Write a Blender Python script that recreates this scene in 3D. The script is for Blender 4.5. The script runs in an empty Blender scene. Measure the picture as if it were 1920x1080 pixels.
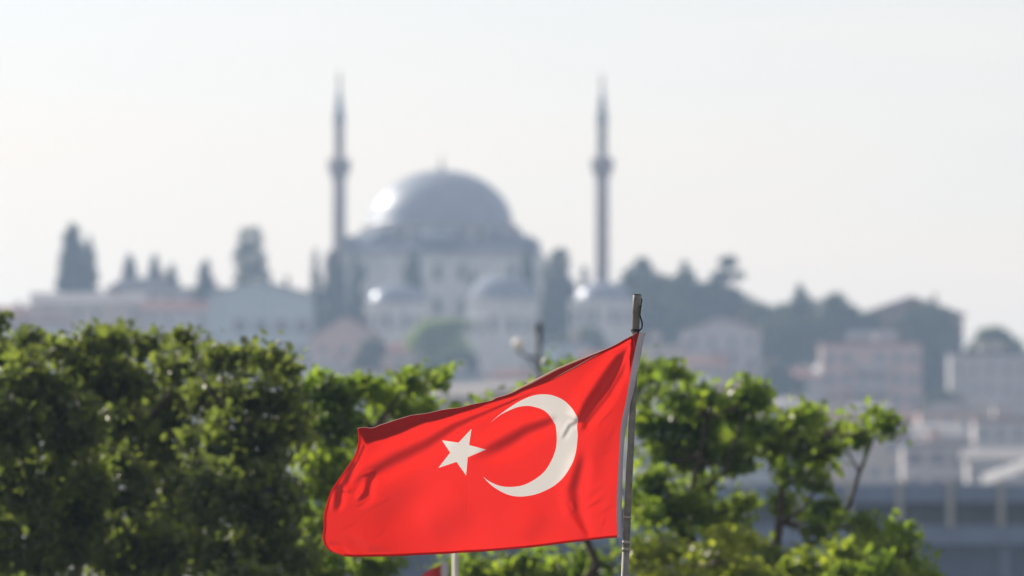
import bpy, bmesh, math, random
import numpy as np
from mathutils import Vector, Matrix
from mathutils.geometry import delaunay_2d_cdt

S = bpy.context.scene
COL = S.collection
random.seed(7)

# ------------------------------------------------------------------ camera
F = 1920 * 200 / 36.0          # focal length in photo pixels
HY = 1230.0                    # photo row of the horizon (below the frame)
CZ = 4.0                       # eye height
cam_d = bpy.data.cameras.new('camera')
cam = bpy.data.objects.new('camera', cam_d)
COL.objects.link(cam)
cam.location = (0, 0, CZ)
cam.rotation_euler = (math.radians(90), 0, 0)
cam_d.lens = 200
cam_d.sensor_width = 36
cam_d.shift_y = (HY - 540) / 1920
cam_d.clip_start = 0.5
cam_d.clip_end = 12000
cam_d.dof.use_dof = True
cam_d.dof.focus_distance = 28.0
cam_d.dof.aperture_fstop = 2.85
S.camera = cam

# ------------------------------------------------------------------ world, sun, exposure
SUN_EL, SUN_AZ = math.radians(28), math.radians(50)      # azimuth counted from +Y towards -X
w = bpy.data.worlds.new('World')
S.world = w
w.use_nodes = True
nt = w.node_tree
bg = nt.nodes['Background']
sky = nt.nodes.new('ShaderNodeTexSky')
sky.sky_type = 'NISHITA'
sky.sun_disc = False
sky.sun_elevation = SUN_EL
sky.sun_rotation = -SUN_AZ
sky.altitude = 20
sky.air_density = 1.0
sky.dust_density = 1.6
sky.ozone_density = 1.6
# a thin veil of high cloud whitens the sky
tcw = nt.nodes.new('ShaderNodeTexCoord')
mpw = nt.nodes.new('ShaderNodeMapping')
mpw.inputs['Scale'].default_value = (5, 5, 38)
nw = nt.nodes.new('ShaderNodeTexNoise')
nw.inputs['Scale'].default_value = 1.4
nw.inputs['Detail'].default_value = 4
nt.links.new(tcw.outputs['Generated'], mpw.inputs['Vector'])
nt.links.new(mpw.outputs[0], nw.inputs['Vector'])
mrw = nt.nodes.new('ShaderNodeMapRange')
mrw.inputs[1].default_value = .3
mrw.inputs[2].default_value = .75
mrw.inputs[3].default_value = .52
mrw.inputs[4].default_value = .80
nt.links.new(nw.outputs['Fac'], mrw.inputs[0])
mxw = nt.nodes.new('ShaderNodeMix')
mxw.data_type = 'RGBA'
mxw.inputs[7].default_value = (8.2, 6.5, 5.0, 1)
# the veil thins out upwards
sxw = nt.nodes.new('ShaderNodeSeparateXYZ')
nt.links.new(tcw.outputs['Generated'], sxw.inputs[0])
mew = nt.nodes.new('ShaderNodeMapRange')
mew.inputs[1].default_value = .062
mew.inputs[2].default_value = .122
mew.inputs[3].default_value = 1.12
mew.inputs[4].default_value = .62
nt.links.new(sxw.outputs['Z'], mew.inputs[0])
muw = nt.nodes.new('ShaderNodeMath')
muw.operation = 'MULTIPLY'
nt.links.new(mrw.outputs[0], muw.inputs[0])
nt.links.new(mew.outputs[0], muw.inputs[1])
nt.links.new(muw.outputs[0], mxw.inputs[0])
nt.links.new(sky.outputs[0], mxw.inputs[6])
nt.links.new(mxw.outputs[2], bg.inputs[0])
bg.inputs[1].default_value = 0.085

sun_dir = Vector((-math.sin(SUN_AZ) * math.cos(SUN_EL), math.cos(SUN_AZ) * math.cos(SUN_EL), math.sin(SUN_EL)))
ld = bpy.data.lights.new('sun', 'SUN')
ld.energy = 4.0
ld.angle = math.radians(0.5)
ld.color = (1.0, 0.9, 0.76)
sun = bpy.data.objects.new('sun', ld)
COL.objects.link(sun)
sun.rotation_euler = sun_dir.to_track_quat('Z', 'Y').to_euler()
sun.location = (-40, 30, 60)

S.view_settings.view_transform = 'Standard'
S.view_settings.look = 'None'
S.view_settings.exposure = 0.9
S.view_settings.gamma = 1
S.render.engine = 'CYCLES'
S.cycles.use_denoising = True
S.cycles.denoiser = 'OPENIMAGEDENOISE'
S.cycles.sample_clamp_indirect = 6
S.cycles.max_bounces = 6
S.cycles.transmission_bounces = 4
S.cycles.diffuse_bounces = 3
S.cycles.volume_bounces = 0
S.cycles.caustics_reflective = False
S.cycles.caustics_refractive = False


# ------------------------------------------------------------------ helpers
def P(px, py, Y):
    """world point that stands at depth Y and is seen at photo pixel px, py"""
    return Vector(((px - 960) * Y / F, Y, CZ + (HY - py) * Y / F))


def tag(o, label=None, cat=None, group=None, kind=None):
    if label: o['label'] = label
    if cat: o['category'] = cat
    if group: o['group'] = group
    if kind: o['kind'] = kind
    return o


def empty(name, loc, rz=0.0):
    o = bpy.data.objects.new(name, None)
    COL.objects.link(o)
    o.location = loc
    o.rotation_euler = (0, 0, rz)
    o.empty_display_size = 0.3
    return o


def new_mat(name):
    m = bpy.data.materials.new(name)
    m.use_nodes = True
    return m, m.node_tree, m.node_tree.nodes['Principled BSDF']


def mottled(name, col, col2=None, scale=2.0, rough=0.8, spec=0.3, metal=0.0, bump=0.0, detail=5, lo=0.35, hi=0.65):
    m, t, b = new_mat(name)
    N = t.nodes
    tc = N.new('ShaderNodeTexCoord')
    no = N.new('ShaderNodeTexNoise')
    no.inputs['Scale'].default_value = scale
    no.inputs['Detail'].default_value = detail
    rp = N.new('ShaderNodeValToRGB')
    col2 = col2 or tuple(c * 0.75 for c in col)
    rp.color_ramp.elements[0].position = lo
    rp.color_ramp.elements[1].position = hi
    rp.color_ramp.elements[0].color = (*col2, 1)
    rp.color_ramp.elements[1].color = (*col, 1)
    t.links.new(tc.outputs['Object'], no.inputs['Vector'])
    t.links.new(no.outputs['Fac'], rp.inputs['Fac'])
    t.links.new(rp.outputs['Color'], b.inputs['Base Color'])
    b.inputs['Roughness'].default_value = rough
    b.inputs['Specular IOR Level'].default_value = spec
    b.inputs['Metallic'].default_value = metal
    if bump:
        bp = N.new('ShaderNodeBump')
        bp.inputs['Strength'].default_value = bump
        t.links.new(no.outputs['Fac'], bp.inputs['Height'])
        t.links.new(bp.outputs['Normal'], b.inputs['Normal'])
    return m


def leaf_mat(name, a, b2, c, scale=0.9, trans=0.5, rough=0.4, spec=0.5):
    """leaf: reflects and lets light through; colour changes from clump to clump"""
    m, t, b = new_mat(name)
    N = t.nodes
    tc = N.new('ShaderNodeTexCoord')
    no = N.new('ShaderNodeTexNoise')
    no.inputs['Scale'].default_value = scale
    no.inputs['Detail'].default_value = 6
    no.inputs['Roughness'].default_value = 0.7
    rp = N.new('ShaderNodeValToRGB')
    e = rp.color_ramp.elements
    e[0].position, e[1].position = 0.36, 0.66
    e[0].color, e[1].color = (*a, 1), (*c, 1)
    x = e.new(0.5)
    x.color = (*b2, 1)
    t.links.new(tc.outputs['Object'], no.inputs['Vector'])
    t.links.new(no.outputs['Fac'], rp.inputs['Fac'])
    t.links.new(rp.outputs['Color'], b.inputs['Base Color'])
    b.inputs['Roughness'].default_value = rough
    b.inputs['Specular IOR Level'].default_value = spec
    tr = N.new('ShaderNodeBsdfTranslucent')
    mx = N.new('ShaderNodeMix')
    mx.data_type = 'RGBA'
    mx.blend_type = 'MULTIPLY'
    mx.inputs[0].default_value = 1
    mx.inputs[7].default_value = (3.2, 3.1, 1.1, 1)
    t.links.new(rp.outputs['Color'], mx.inputs[6])
    t.links.new(mx.outputs[2], tr.inputs['Color'])
    ms = N.new('ShaderNodeMixShader')
    ms.inputs[0].default_value = trans
    t.links.new(b.outputs[0], ms.inputs[1])
    t.links.new(tr.outputs[0], ms.inputs[2])
    t.links.new(ms.outputs[0], N['Material Output'].inputs['Surface'])
    return m


class MB:
    """collects shapes, then links them as one mesh object"""

    def __init__(self):
        self.v, self.f, self.sm = [], [], []

    def add(self, vs, fs, smooth=False):
        o = len(self.v)
        self.v += [tuple(q) for q in vs]
        self.f += [tuple(i + o for i in q) for q in fs]
        self.sm += [smooth] * len(fs)

    def box(self, x0, x1, y0, y1, z0, z1):
        v = [(x, y, z) for x in (x0, x1) for y in (y0, y1) for z in (z0, z1)]
        self.add(v, [(0, 1, 3, 2), (4, 6, 7, 5), (0, 4, 5, 1), (2, 3, 7, 6), (0, 2, 6, 4), (1, 5, 7, 3)])

    def lathe(self, cx, cy, prof, n=32, smooth=True, ph=0.0):
        vs, fs = [], []
        for r, z in prof:
            for i in range(n):
                a = 2 * math.pi * i / n + ph
                vs.append((cx + r * math.cos(a), cy + r * math.sin(a), z))
        for k in range(len(prof) - 1):
            for i in range(n):
                j = (i + 1) % n
                fs.append((k * n + i, k * n + j, (k + 1) * n + j, (k + 1) * n + i))
        fs.append(tuple(range(n))[::-1])
        fs.append(tuple(range((len(prof) - 1) * n, len(prof) * n)))
        self.add(vs, fs, smooth)

    def tube(self, pts, rad, n=8):
        pts = [Vector(p) for p in pts]
        vs, fs = [], []
        up = Vector((0.13, 0.97, 0.2)).normalized()
        for k, p in enumerate(pts):
            d = (pts[min(k + 1, len(pts) - 1)] - pts[max(k - 1, 0)]).normalized()
            s = d.cross(up)
            if s.length < 1e-3: s = d.cross(Vector((1, 0, 0)))
            s.normalize()
            u = s.cross(d)
            r = rad[k] if hasattr(rad, '__len__') else rad
            for i in range(n):
                a = 2 * math.pi * i / n
                vs.append(p + s * (r * math.cos(a)) + u * (r * math.sin(a)))
        for k in range(len(pts) - 1):
            for i in range(n):
                j = (i + 1) % n
                fs.append((k * n + i, k * n + j, (k + 1) * n + j, (k + 1) * n + i))
        fs.append(tuple(range(n))[::-1])
        fs.append(tuple(range((len(pts) - 1) * n, len(pts) * n)))
        self.add(vs, fs, True)

    def build(self, name, mat, parent=None, shift=None):
        me = bpy.data.meshes.new(name)
        vs = self.v
        if shift is not None:
            vs = [(a - shift[0], b - shift[1], c - shift[2]) for a, b, c in vs]
        me.from_pydata(vs, [], self.f)
        me.polygons.foreach_set('use_smooth', self.sm)
        me.materials.append(mat)
        me.update()
        o = bpy.data.objects.new(name, me)
        COL.objects.link(o)
        if parent: o.parent = parent
        return o


def np_mesh(name, V, Fq, mat, parent=None, smooth=False):
    me = bpy.data.meshes.new(name)
    n, m, k = len(V), len(Fq), Fq.shape[1]
    me.vertices.add(n)
    me.vertices.foreach_set('co', np.ascontiguousarray(V, dtype=np.float32).ravel())
    me.loops.add(m * k)
    me.loops.foreach_set('vertex_index', np.ascontiguousarray(Fq, dtype=np.int32).ravel())
    me.polygons.add(m)
    me.polygons.foreach_set('loop_start', np.arange(0, m * k, k, dtype=np.int32))
    me.polygons.foreach_set('use_smooth', np.full(m, smooth))
    me.materials.append(mat)
    me.update(calc_edges=True)
    o = bpy.data.objects.new(name, me)
    COL.objects.link(o)
    if parent: o.parent = parent
    return o


def leaves(C, size, rng, asp=0.55, up=0.3):
    """one bent diamond leaf at every centre C (n,3)"""
    n = len(C)
    L = size * rng.uniform(0.45, 1.35, (n, 1))
    a = rng.normal(size=(n, 3))
    a[:, 2] -= 0.25
    a /= np.linalg.norm(a, axis=1, keepdims=True)
    nn = rng.normal(size=(n, 3))
    nn[:, 2] += up * 3
    b = np.cross(nn, a)
    b /= np.linalg.norm(b, axis=1, keepdims=True)
    c = np.cross(a, b)
    h = L * 0.5
    fold = h * asp * rng.uniform(0.1, 0.5, (n, 1))
    p0 = C - a * h
    p2 = C + a * h
    m1 = C - a * h * 0.15
    p1 = m1 + b * h * asp + c * fold
    p3 = m1 - b * h * asp + c * fold
    q1 = C + a * h * 0.45 + b * h * asp * 0.75 + c * fold * 0.6
    q3 = C + a * h * 0.45 - b * h * asp * 0.75 + c * fold * 0.6
    V = np.stack([p0, p1, q1, p2, q3, p3], 1).reshape(-1, 3)
    i = np.arange(n)[:, None] * 6
    Fq = np.concatenate([i + np.array([[0, 1, 2, 3]]), i + np.array([[0, 3, 4, 5]])], 0)
    return V, Fq


# ------------------------------------------------------------------ ground
def ground_h(x, y):
    prof = [(-4000, 0), (330, 0), (600, 14), (750, 26), (880, 43), (960, 53), (1030, 55), (1300, 48), (2200, 20), (6000, 10)]
    y = float(y)
    z = 0
    for (a, za), (b, zb) in zip(prof, prof[1:]):
        if a <= y <= b:
            t = (y - a) / (b - a)
            z = za + (zb - za) * t
            break
    px = x * F / max(y, 300) + 960
    k = 1.0 - 0.17 * min(1, max(0, (px - 1450) / 450)) - 0.30 * min(1, max(0, (px - 1900) / 2500)) \
        - 0.25 * min(1, max(0, (-200 - px) / 2500))
    return z * k + (0.6 * math.sin(x * 0.05) * math.sin(y * 0.043) if y > 400 else 0)


m_ground = mottled('ground_earth_grass', (0.07, 0.085, 0.04), (0.13, 0.11, 0.08), scale=0.06, rough=0.95, bump=0.1)
xs = np.concatenate([np.linspace(-2600, -200, 14)[:-1], np.linspace(-200, 200, 41), np.linspace(200, 2600, 14)[1:]])
ys = np.concatenate([np.linspace(-400, 320, 10)[:-1], np.linspace(320, 1060, 60), np.linspace(1060, 3200, 16)[1:]])
V = np.array([(x, y, ground_h(x, y)) for y in ys for x in xs])
nx = len(xs)
Fq = np.array([(j * nx + i, j * nx + i + 1, (j + 1) * nx + i + 1, (j + 1) * nx + i)
               for j in range(len(ys) - 1) for i in range(nx - 1)])
g = np_mesh('ground', V, Fq, m_ground, smooth=True)
tag(g, 'grassy ground rising to a hill across the water', None, None, 'structure')

# ------------------------------------------------------------------ mosque
m_stone = mottled('pale_limestone', (0.64, 0.655, 0.66), (0.52, 0.53, 0.53), scale=0.35, rough=0.9)
m_stone2 = mottled('weathered_limestone', (0.36, 0.345, 0.36), (0.28, 0.27, 0.28), scale=0.5, rough=0.9)
m_lead = mottled('lead_sheet_roofing', (0.23, 0.26, 0.32), (0.20, 0.23, 0.28), scale=0.3, rough=0.50, spec=0.35, metal=0.2)
m_lead_dull = mottled('dull_lead_sheet', (0.16, 0.19, 0.24), (0.13, 0.155, 0.20), scale=0.3, rough=0.75, spec=0.3, metal=0.3)
m_glass = mottled('dark_window_glass', (0.03, 0.04, 0.05), (0.05, 0.06, 0.07), scale=0.7, rough=0.15, spec=0.6)
m_gold = mottled('dull_gilded_finial', (0.34, 0.29, 0.2), (0.25, 0.2, 0.14), scale=1, rough=.6, metal=.5)


def dome_profile(R, H, z0, n=14):
    return [(R * math.cos(t * math.pi / 2 / n) + (0.02 if t == n else 0), z0 + H * math.sin(t * math.pi / 2 / n)) for t in range(n + 1)]


def finial(mb, x, y, z, h):
    r = h * 0.09
    prof = [(r * .5, z), (r, z + .05 * h), (r * 2.0, z + .16 * h), (r * 1.6, z + .26 * h), (r * .5, z + .33 * h), (r * 1.3, z + .42 * h),
            (r * .9, z + .5 * h), (r * .35, z + .56 * h), (r * .8, z + .64 * h), (r * .25, z + .72 * h), (r * .2, z + .8 * h), (0.02, z + h)]
    mb.lathe(x, y, prof, 12)


def arch_window(w_, h_, d=0.12):
    """frame ring + pane shapes in local XZ, facing -Y"""
    fr, pn = MB(), MB()
    n = 8
    out = [(-w_ / 2, 0), (-w_ / 2, h_ - w_ / 2)] + [(-w_ / 2 * math.cos(k * math.pi / n), h_ - w_ / 2 + w_ / 2 * math.sin(k * math.pi / n)) for k in range(1, n)] + [(w_ / 2, h_ - w_ / 2), (w_ / 2, 0)]
    k_ = 1 - 0.26
    inn = [(x * k_, h_ * 0.06 + (z) * 0.86) for x, z in out]
    N = len(out)
    vs = [(x, -d, z) for x, z in out] + [(x, -d, z) for x, z in inn] + [(x, 0.02, z) for x, z in out] + [(x, 0.02, z) for x, z in inn]
    fs = []
    for i in range(N):
        j = (i + 1) % N
        fs += [(i, j, N + j, N + i), (i, 2 * N + i, 2 * N + j, j), (N + i, N + j, 3 * N + j, 3 * N + i)]
    fr.add(vs, fs)
    vs = [(x, -d * 0.35, z) for x, z in inn] + [(x, 0.015, z) for x, z in inn]
    fs = [tuple(range(N))]
    for i in range(N):
        j = (i + 1) % N
        fs.append((i, N + i, N + j, j))
    pn.add(vs, fs)
    return fr, pn


def place_windows(parent, spots, w_, h_, fm, pm, arched=True, name='window'):
    """spots: (x, y, z, rz) in the parent's space; one mesh of each kind, copied"""
    first = None
    for (x, y, z, rz) in spots:
        if first is None:
            if arched:
                fr, pn = arch_window(w_, h_)
            else:
                fr, pn = MB(), MB()
                t = 0.09
                fr.box(-w_ / 2, w_ / 2, -.08, .02, 0, t)
                fr.box(-w_ / 2, w_ / 2, -.08, .02, h_ - t, h_)
                fr.box(-w_ / 2, -w_ / 2 + t, -.08, .02, t, h_ - t)
                fr.box(w_ / 2 - t, w_ / 2, -.08, .02, t, h_ - t)
                fr.box(-t / 3, t / 3, -.075, .02, t, h_ - t)
                pn.box(-w_ / 2 + t, w_ / 2 - t, -.02, .015, t, h_ - t)
            fo = fr.build(name, fm, parent)
            po = pn.build('pane', pm, fo)
            first = (fo, po)
        else:
            fo, po = first[0].copy(), first[1].copy()
            COL.objects.link(fo)
            COL.objects.link(po)
            fo.parent = parent
            po.parent = fo
        fo.location = (x, y, z)
        fo.rotation_euler = (0, 0, rz)


m_lead_small = mottled('lead_of_small_domes', (0.19, 0.225, 0.30), (0.165, 0.195, 0.26), scale=0.3, rough=0.38, spec=0.5, metal=0.3)
m_lead_mat = mottled('matt_lead_sheet', (0.20, 0.23, 0.29), (0.17, 0.20, 0.25), scale=0.3, rough=0.8, spec=0.2, metal=0.1)
YM = 950.0
sm = YM / F
mc = P(820, 700, YM)
mosque = empty('mosque', (mc.x, YM + 17.2, P(0, 740, YM).z))
mb0 = mosque.location
tag(mosque, 'large grey stone mosque with one great lead dome on the hilltop between two minarets', 'mosque')


def zz(py, Y=YM): return P(0, py, Y).z


YD = YM + 17.2            # depth of the dome's centre
sd_ = YD / F


hw = 192 * sm                                    # half width of the prayer hall
b = MB()
b.box(-hw, hw, -hw, hw, 0, zz(478) - mb0.z)
for sx in (-1, 1):                                # corner buttresses
    for k in (1.0, 0.46):
        b.box(sx * hw * k - 1.3, sx * hw * k + 1.3, -hw - 0.9, -hw + 0.05, 0, zz(482) - mb0.z)
b.build('wall', m_stone, mosque)
b = MB()
b.box(-hw - .5, hw + .5, -hw - .5, hw + .5, zz(478) - mb0.z + .003, zz(470) - mb0.z)
b.build('cornice', m_stone2, mosque)
# lead roof: gentle slopes up to the drum
def zd(py): return P(0, py, YD).z - mb0.z


dcx = 5 * sd_
b = MB()
z0, z1 = zz(470) - mb0.z + .003, zd(462)
a0, a1 = hw, 150 * sd_
b.add([(-a0, -a0, z0), (a0, -a0, z0), (a0, a0, z0), (-a0, a0, z0),
       (-a1, -a1, z1), (a1, -a1, z1), (a1, a1, z1), (-a1, a1, z1)],
      [(0, 1, 5, 4), (1, 2, 6, 5), (2, 3, 7, 6), (3, 0, 4, 7), (4, 5, 6, 7), (0, 3, 2, 1)])
# raised shoulders that step from the corners up to the drum
for k in range(8):
    a = k * math.pi / 4 + (0 if k % 2 == 0 else 0)
    ca, sa = math.cos(a), math.sin(a)
    Ro = (188 if k % 2 == 0 else 200) * sd_
    Ri = 140 * sd_
    wd = 3.4 if k % 2 == 0 else 2.2
    vs = []
    for R_, z in ((Ri, z1 - 1.2), (Ro, z1 - 1.2), (Ro, zd(456)), (Ri, zd(436))):
        for s_ in (-1, 1):
            vs.append((dcx * .5 + R_ * ca - s_ * wd * sa, R_ * sa + s_ * wd * ca, z))
    b.add(vs, [(0, 1, 3, 2), (2, 3, 5, 4), (4, 5, 7, 6), (0, 2, 4, 6), (1, 7, 5, 3)])
b.build('roof', m_lead_dull, mosque)
# drum with buttresses
drumR = 143 * sd_
zd0, zd1 = zd(468), zd(426)
b = MB()
b.lathe(dcx, 0, [(drumR, zd0), (drumR, zd1 - .3), (drumR + .4, zd1 - .25), (drumR + .4, zd1)], 48, False)
for k in range(24):
    a = 2 * math.pi * (k + .5) / 24
    ca, sa = math.cos(a), math.sin(a)
    R0, R1 = drumR - .1, drumR + .9
    hwid = .7
    vs = []
    for R, z in ((R0, zd0), (R1 + .6, zd0), (R1, zd1 - .9), (R0, zd1 - .3)):
        for s_ in (-1, 1):
            vs.append((dcx + R * ca - s_ * hwid * sa, R * sa + s_ * hwid * ca, z))
    b.add(vs, [(0, 1, 3, 2), (2, 3, 5, 4), (4, 5, 7, 6), (0, 2, 4, 6), (1, 7, 5, 3)])
b.build('drum', m_stone2, mosque)
sp = []
for k in range(24):
    a = 2 * math.pi * k / 24
    sp.append((dcx + (drumR + .03) * math.cos(a), (drumR + .03) * math.sin(a), zd1 - 3.4, a + math.pi / 2))
place_windows(mosque, sp, 2.0, 2.9, m_stone, m_glass)
# great dome
b = MB()
R, zs = 134 * sd_, zd1 + .003
b.lathe(dcx, 0, [(R + .35, zs), (R + .35, zs + .35)] + dome_profile(R, zd(319) - zs - .35, zs + .35, 22), 96)
dome = b.build('dome', m_lead, mosque)
b = MB()
finial(b, dcx, 0, zd(319) - .1, 34 * sd_)
b.build('finial', m_gold, dome)
# four small domes at the corners of the drum
for sx in (-1, 1):
    for sy in (-1, 1):
        b = MB()
        b.lathe(sx * hw * .88, sy * hw * .88, [(1.7, z0 - .4), (1.7, z0 + 1.2)] + dome_profile(1.7, 1.5, z0 + 1.2, 8), 24)
        b.build('turret', m_lead_dull, mosque)
sp = [(x, -hw - .03, zz(py) - mb0.z, 0) for py in (526, 590) for x in (-12.4, -4.2, 0, 4.2, 12.4)]
place_windows(mosque, sp, 1.5, 3.0, m_stone2, m_glass)


m_min = mottled('grey_minaret_stone', (0.30, 0.27, 0.26), (0.24, 0.215, 0.21), scale=0.5, rough=0.9)


def minaret(px, tip, balc, base_py, Y, label, shaft=12.8):
    s = Y / F
    c = P(px, base_py, Y)
    gz = ground_h(c.x, Y) - 1
    root = empty('minaret', (c.x, Y, gz))
    tag(root, label, 'minaret', 'slender minarets of the mosque')
    Z = lambda py: P(0, py, Y).z - gz
    b = MB()
    r = shaft * s
    zb = Z(balc)
    b.box(-r * 1.7, r * 1.7, -r * 1.7, r * 1.7, 0, Z(base_py) * .5)
    b.lathe(0, 0, [(r * 1.6, Z(base_py) * .5 - .05), (r * 1.05, Z(base_py) * .5 + 3), (r, Z(base_py) * .5 + 3.5), (r * .95, zb - 26 * s)], 16, False)
    b.build('shaft', m_min, root)
    b = MB()
    b.lathe(0, 0, [(r * .95, zb - 26 * s + .003), (r * 1.15, zb - 20 * s), (r * 1.2, zb - 17 * s), (r * 1.42, zb - 12 * s), (r * 1.48, zb - 9 * s), (r * 1.7, zb - 4 * s), (r * 1.72, zb - 1 * s),
                   (r * 1.66, zb - 1 * s), (r * 1.66, zb + 13 * s), (r * 1.56, zb + 13 * s), (r * 1.56, zb), (r * .7, zb)], 16, False)
    b.build('balcony', m_min, root)
    b = MB()
    b.lathe(0, 0, [(r * .74, zb + .003), (r * .72, Z(232)), (r * .86, Z(230)), (r * .86, Z(227))], 16, False)
    b.build('upper_shaft', m_min, root)
    b = MB()
    b.lathe(0, 0, [(r * .9, Z(227) + .003), (r * .80, Z(222)), (r * .48, Z(190)), (.10, Z(tip + 26))], 24, True)
    cone = b.build('spire', m_lead_dull, root)
    b = MB()
    finial(b, 0, 0, Z(tip + 29), 29 * s)
    b.build('finial', m_gold, cone)
    return root


minaret(636, 126, 312, 470, 948, 'stone minaret rising behind the left corner of the great mosque')
minaret(1129, 132, 310, 545, 940, 'stone minaret standing clear to the right of the great dome')


def domed_tomb(px, dome_top, dome_base, rpx, wall_top, wall_bot, hwpx, Y, label, nwin=3, wy=None, mat=None, name='tomb', lead=None):
    Y = Y + 5.5
    s = Y / F
    c = P(px, wall_top, Y)
    gz = min(ground_h(c.x, Y), P(0, wall_bot, Y).z) - 1
    root = empty(name, (c.x, Y, gz))
    tag(root, label, 'tomb')
    Z = lambda py: P(0, py, Y).z - gz
    h = hwpx * s
    b = MB()
    b.lathe(0, 0, [(h * 1.07, 0), (h * 1.07, Z(wall_top) - .5), (h * 1.12, Z(wall_top) - .45), (h * 1.12, Z(wall_top))], 8, False, math.pi / 8)
    b.build('wall', mat or m_stone, root)
    b = MB()
    r = rpx * s
    if dome_base < wall_top - 3:
        b.lathe(0, 0, [(r * 1.06, Z(wall_top) + .003), (r * 1.06, Z(dome_base))], 16, False)
        b.build('drum', m_stone2, root)
        b = MB()
    b.lathe(0, 0, [(r * 1.08, Z(dome_base) + .004), (r * 1.08, Z(dome_base) + .3)] + dome_profile(r, Z(dome_top) - Z(dome_base) - .3, Z(dome_base) + .3, 16), 64)
    d = b.build('dome', lead or m_lead_small, root)
    b = MB()
    finial(b, 0, 0, Z(dome_top) - .05, 18 * s)
    b.build('finial', m_gold, d)
    sp = []
    ap = h * 1.07 * math.cos(math.pi / 8)
    for k in range(8):
        a = -math.pi / 2 + k * math.pi / 4
        for u in ([0] if nwin == 1 else [-.23, .23]):
            sp.append((ap * 1.004 * math.cos(a) - u * h * 1.2 * math.sin(a) * -1, ap * 1.004 * math.sin(a) + u * h * 1.2 * math.cos(a) * 1 if False else ap * 1.004 * math.sin(a), Z(wy or (wall_top + 45)), a + math.pi / 2))
            x, y, z, rz = sp[-1]
            tx, ty = -math.sin(a), math.cos(a)
            sp[-1] = (ap * 1.004 * math.cos(a) + tx * u * h, ap * 1.004 * math.sin(a) + ty * u * h, z, rz)
    place_windows(root, sp, 1.1, 2.4, m_stone2, m_glass)
    return root


domed_tomb(745, 533, 566, 52, 573, 720, 62, 905, 'domed stone tomb below the left half of the mosque', 2, 620)
domed_tomb(942, 515, 560, 62, 566, 760, 68, 900, 'tall eight sided domed tomb below the right half of the mosque', 2, 625, lead=m_lead_mat)
domed_tomb(1132, 528, 562, 50, 566, 700, 64, 900, 'domed stone tomb at the foot of the right hand minaret', 2, 610)

# ------------------------------------------------------------------ houses on the hill
walls = {
    'pink': mottled('pink_render', (0.52, 0.40, 0.37), (0.42, 0.33, 0.31), scale=.4),
    'cream': mottled('cream_render', (0.48, 0.42, 0.36), (0.40, 0.35, 0.31), scale=.4),
    'grey': mottled('grey_render', (0.46, 0.44, 0.45), (0.37, 0.36, 0.37), scale=.4),
    'blue': mottled('pale_blue_render', (0.40, 0.48, 0.52), (0.33, 0.41, 0.45), scale=.4),
    'white': mottled('white_render', (0.46, 0.45, 0.46), (0.38, 0.37, 0.38), scale=.4),
    'brown': mottled('brown_brick', (0.23, 0.15, 0.12), (0.17, 0.11, 0.09), scale=.5),
}
roofs = {
    'tile': mottled('red_roof_tiles', (0.24, 0.12, 0.10), (0.18, 0.09, 0.075), scale=.9, rough=.7),
    'dark': mottled('slate_roof', (0.12, 0.12, 0.14), (0.08, 0.08, 0.09), scale=.9, rough=.7),
    'pale': mottled('pale_sheet_roof', (0.36, 0.35, 0.34), (0.29, 0.28, 0.28), scale=.6, rough=.45),
}
m_frame = mottled('white_window_frame', (0.6, 0.6, 0.6), (0.5, 0.5, 0.5), scale=3)
m_pane = mottled('house_window_glass', (0.13, 0.15, 0.19), (0.09, 0.11, 0.14), scale=.6, rough=.25, spec=.5)  # pane colour lightened to stand for reflected sky
m_red = mottled('dull_red_shutter', (0.30, 0.09, 0.07), (0.22, 0.07, 0.06), scale=2)
m_door = mottled('brown_door', (0.14, 0.08, 0.05), (0.1, 0.06, 0.04), scale=2)


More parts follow.
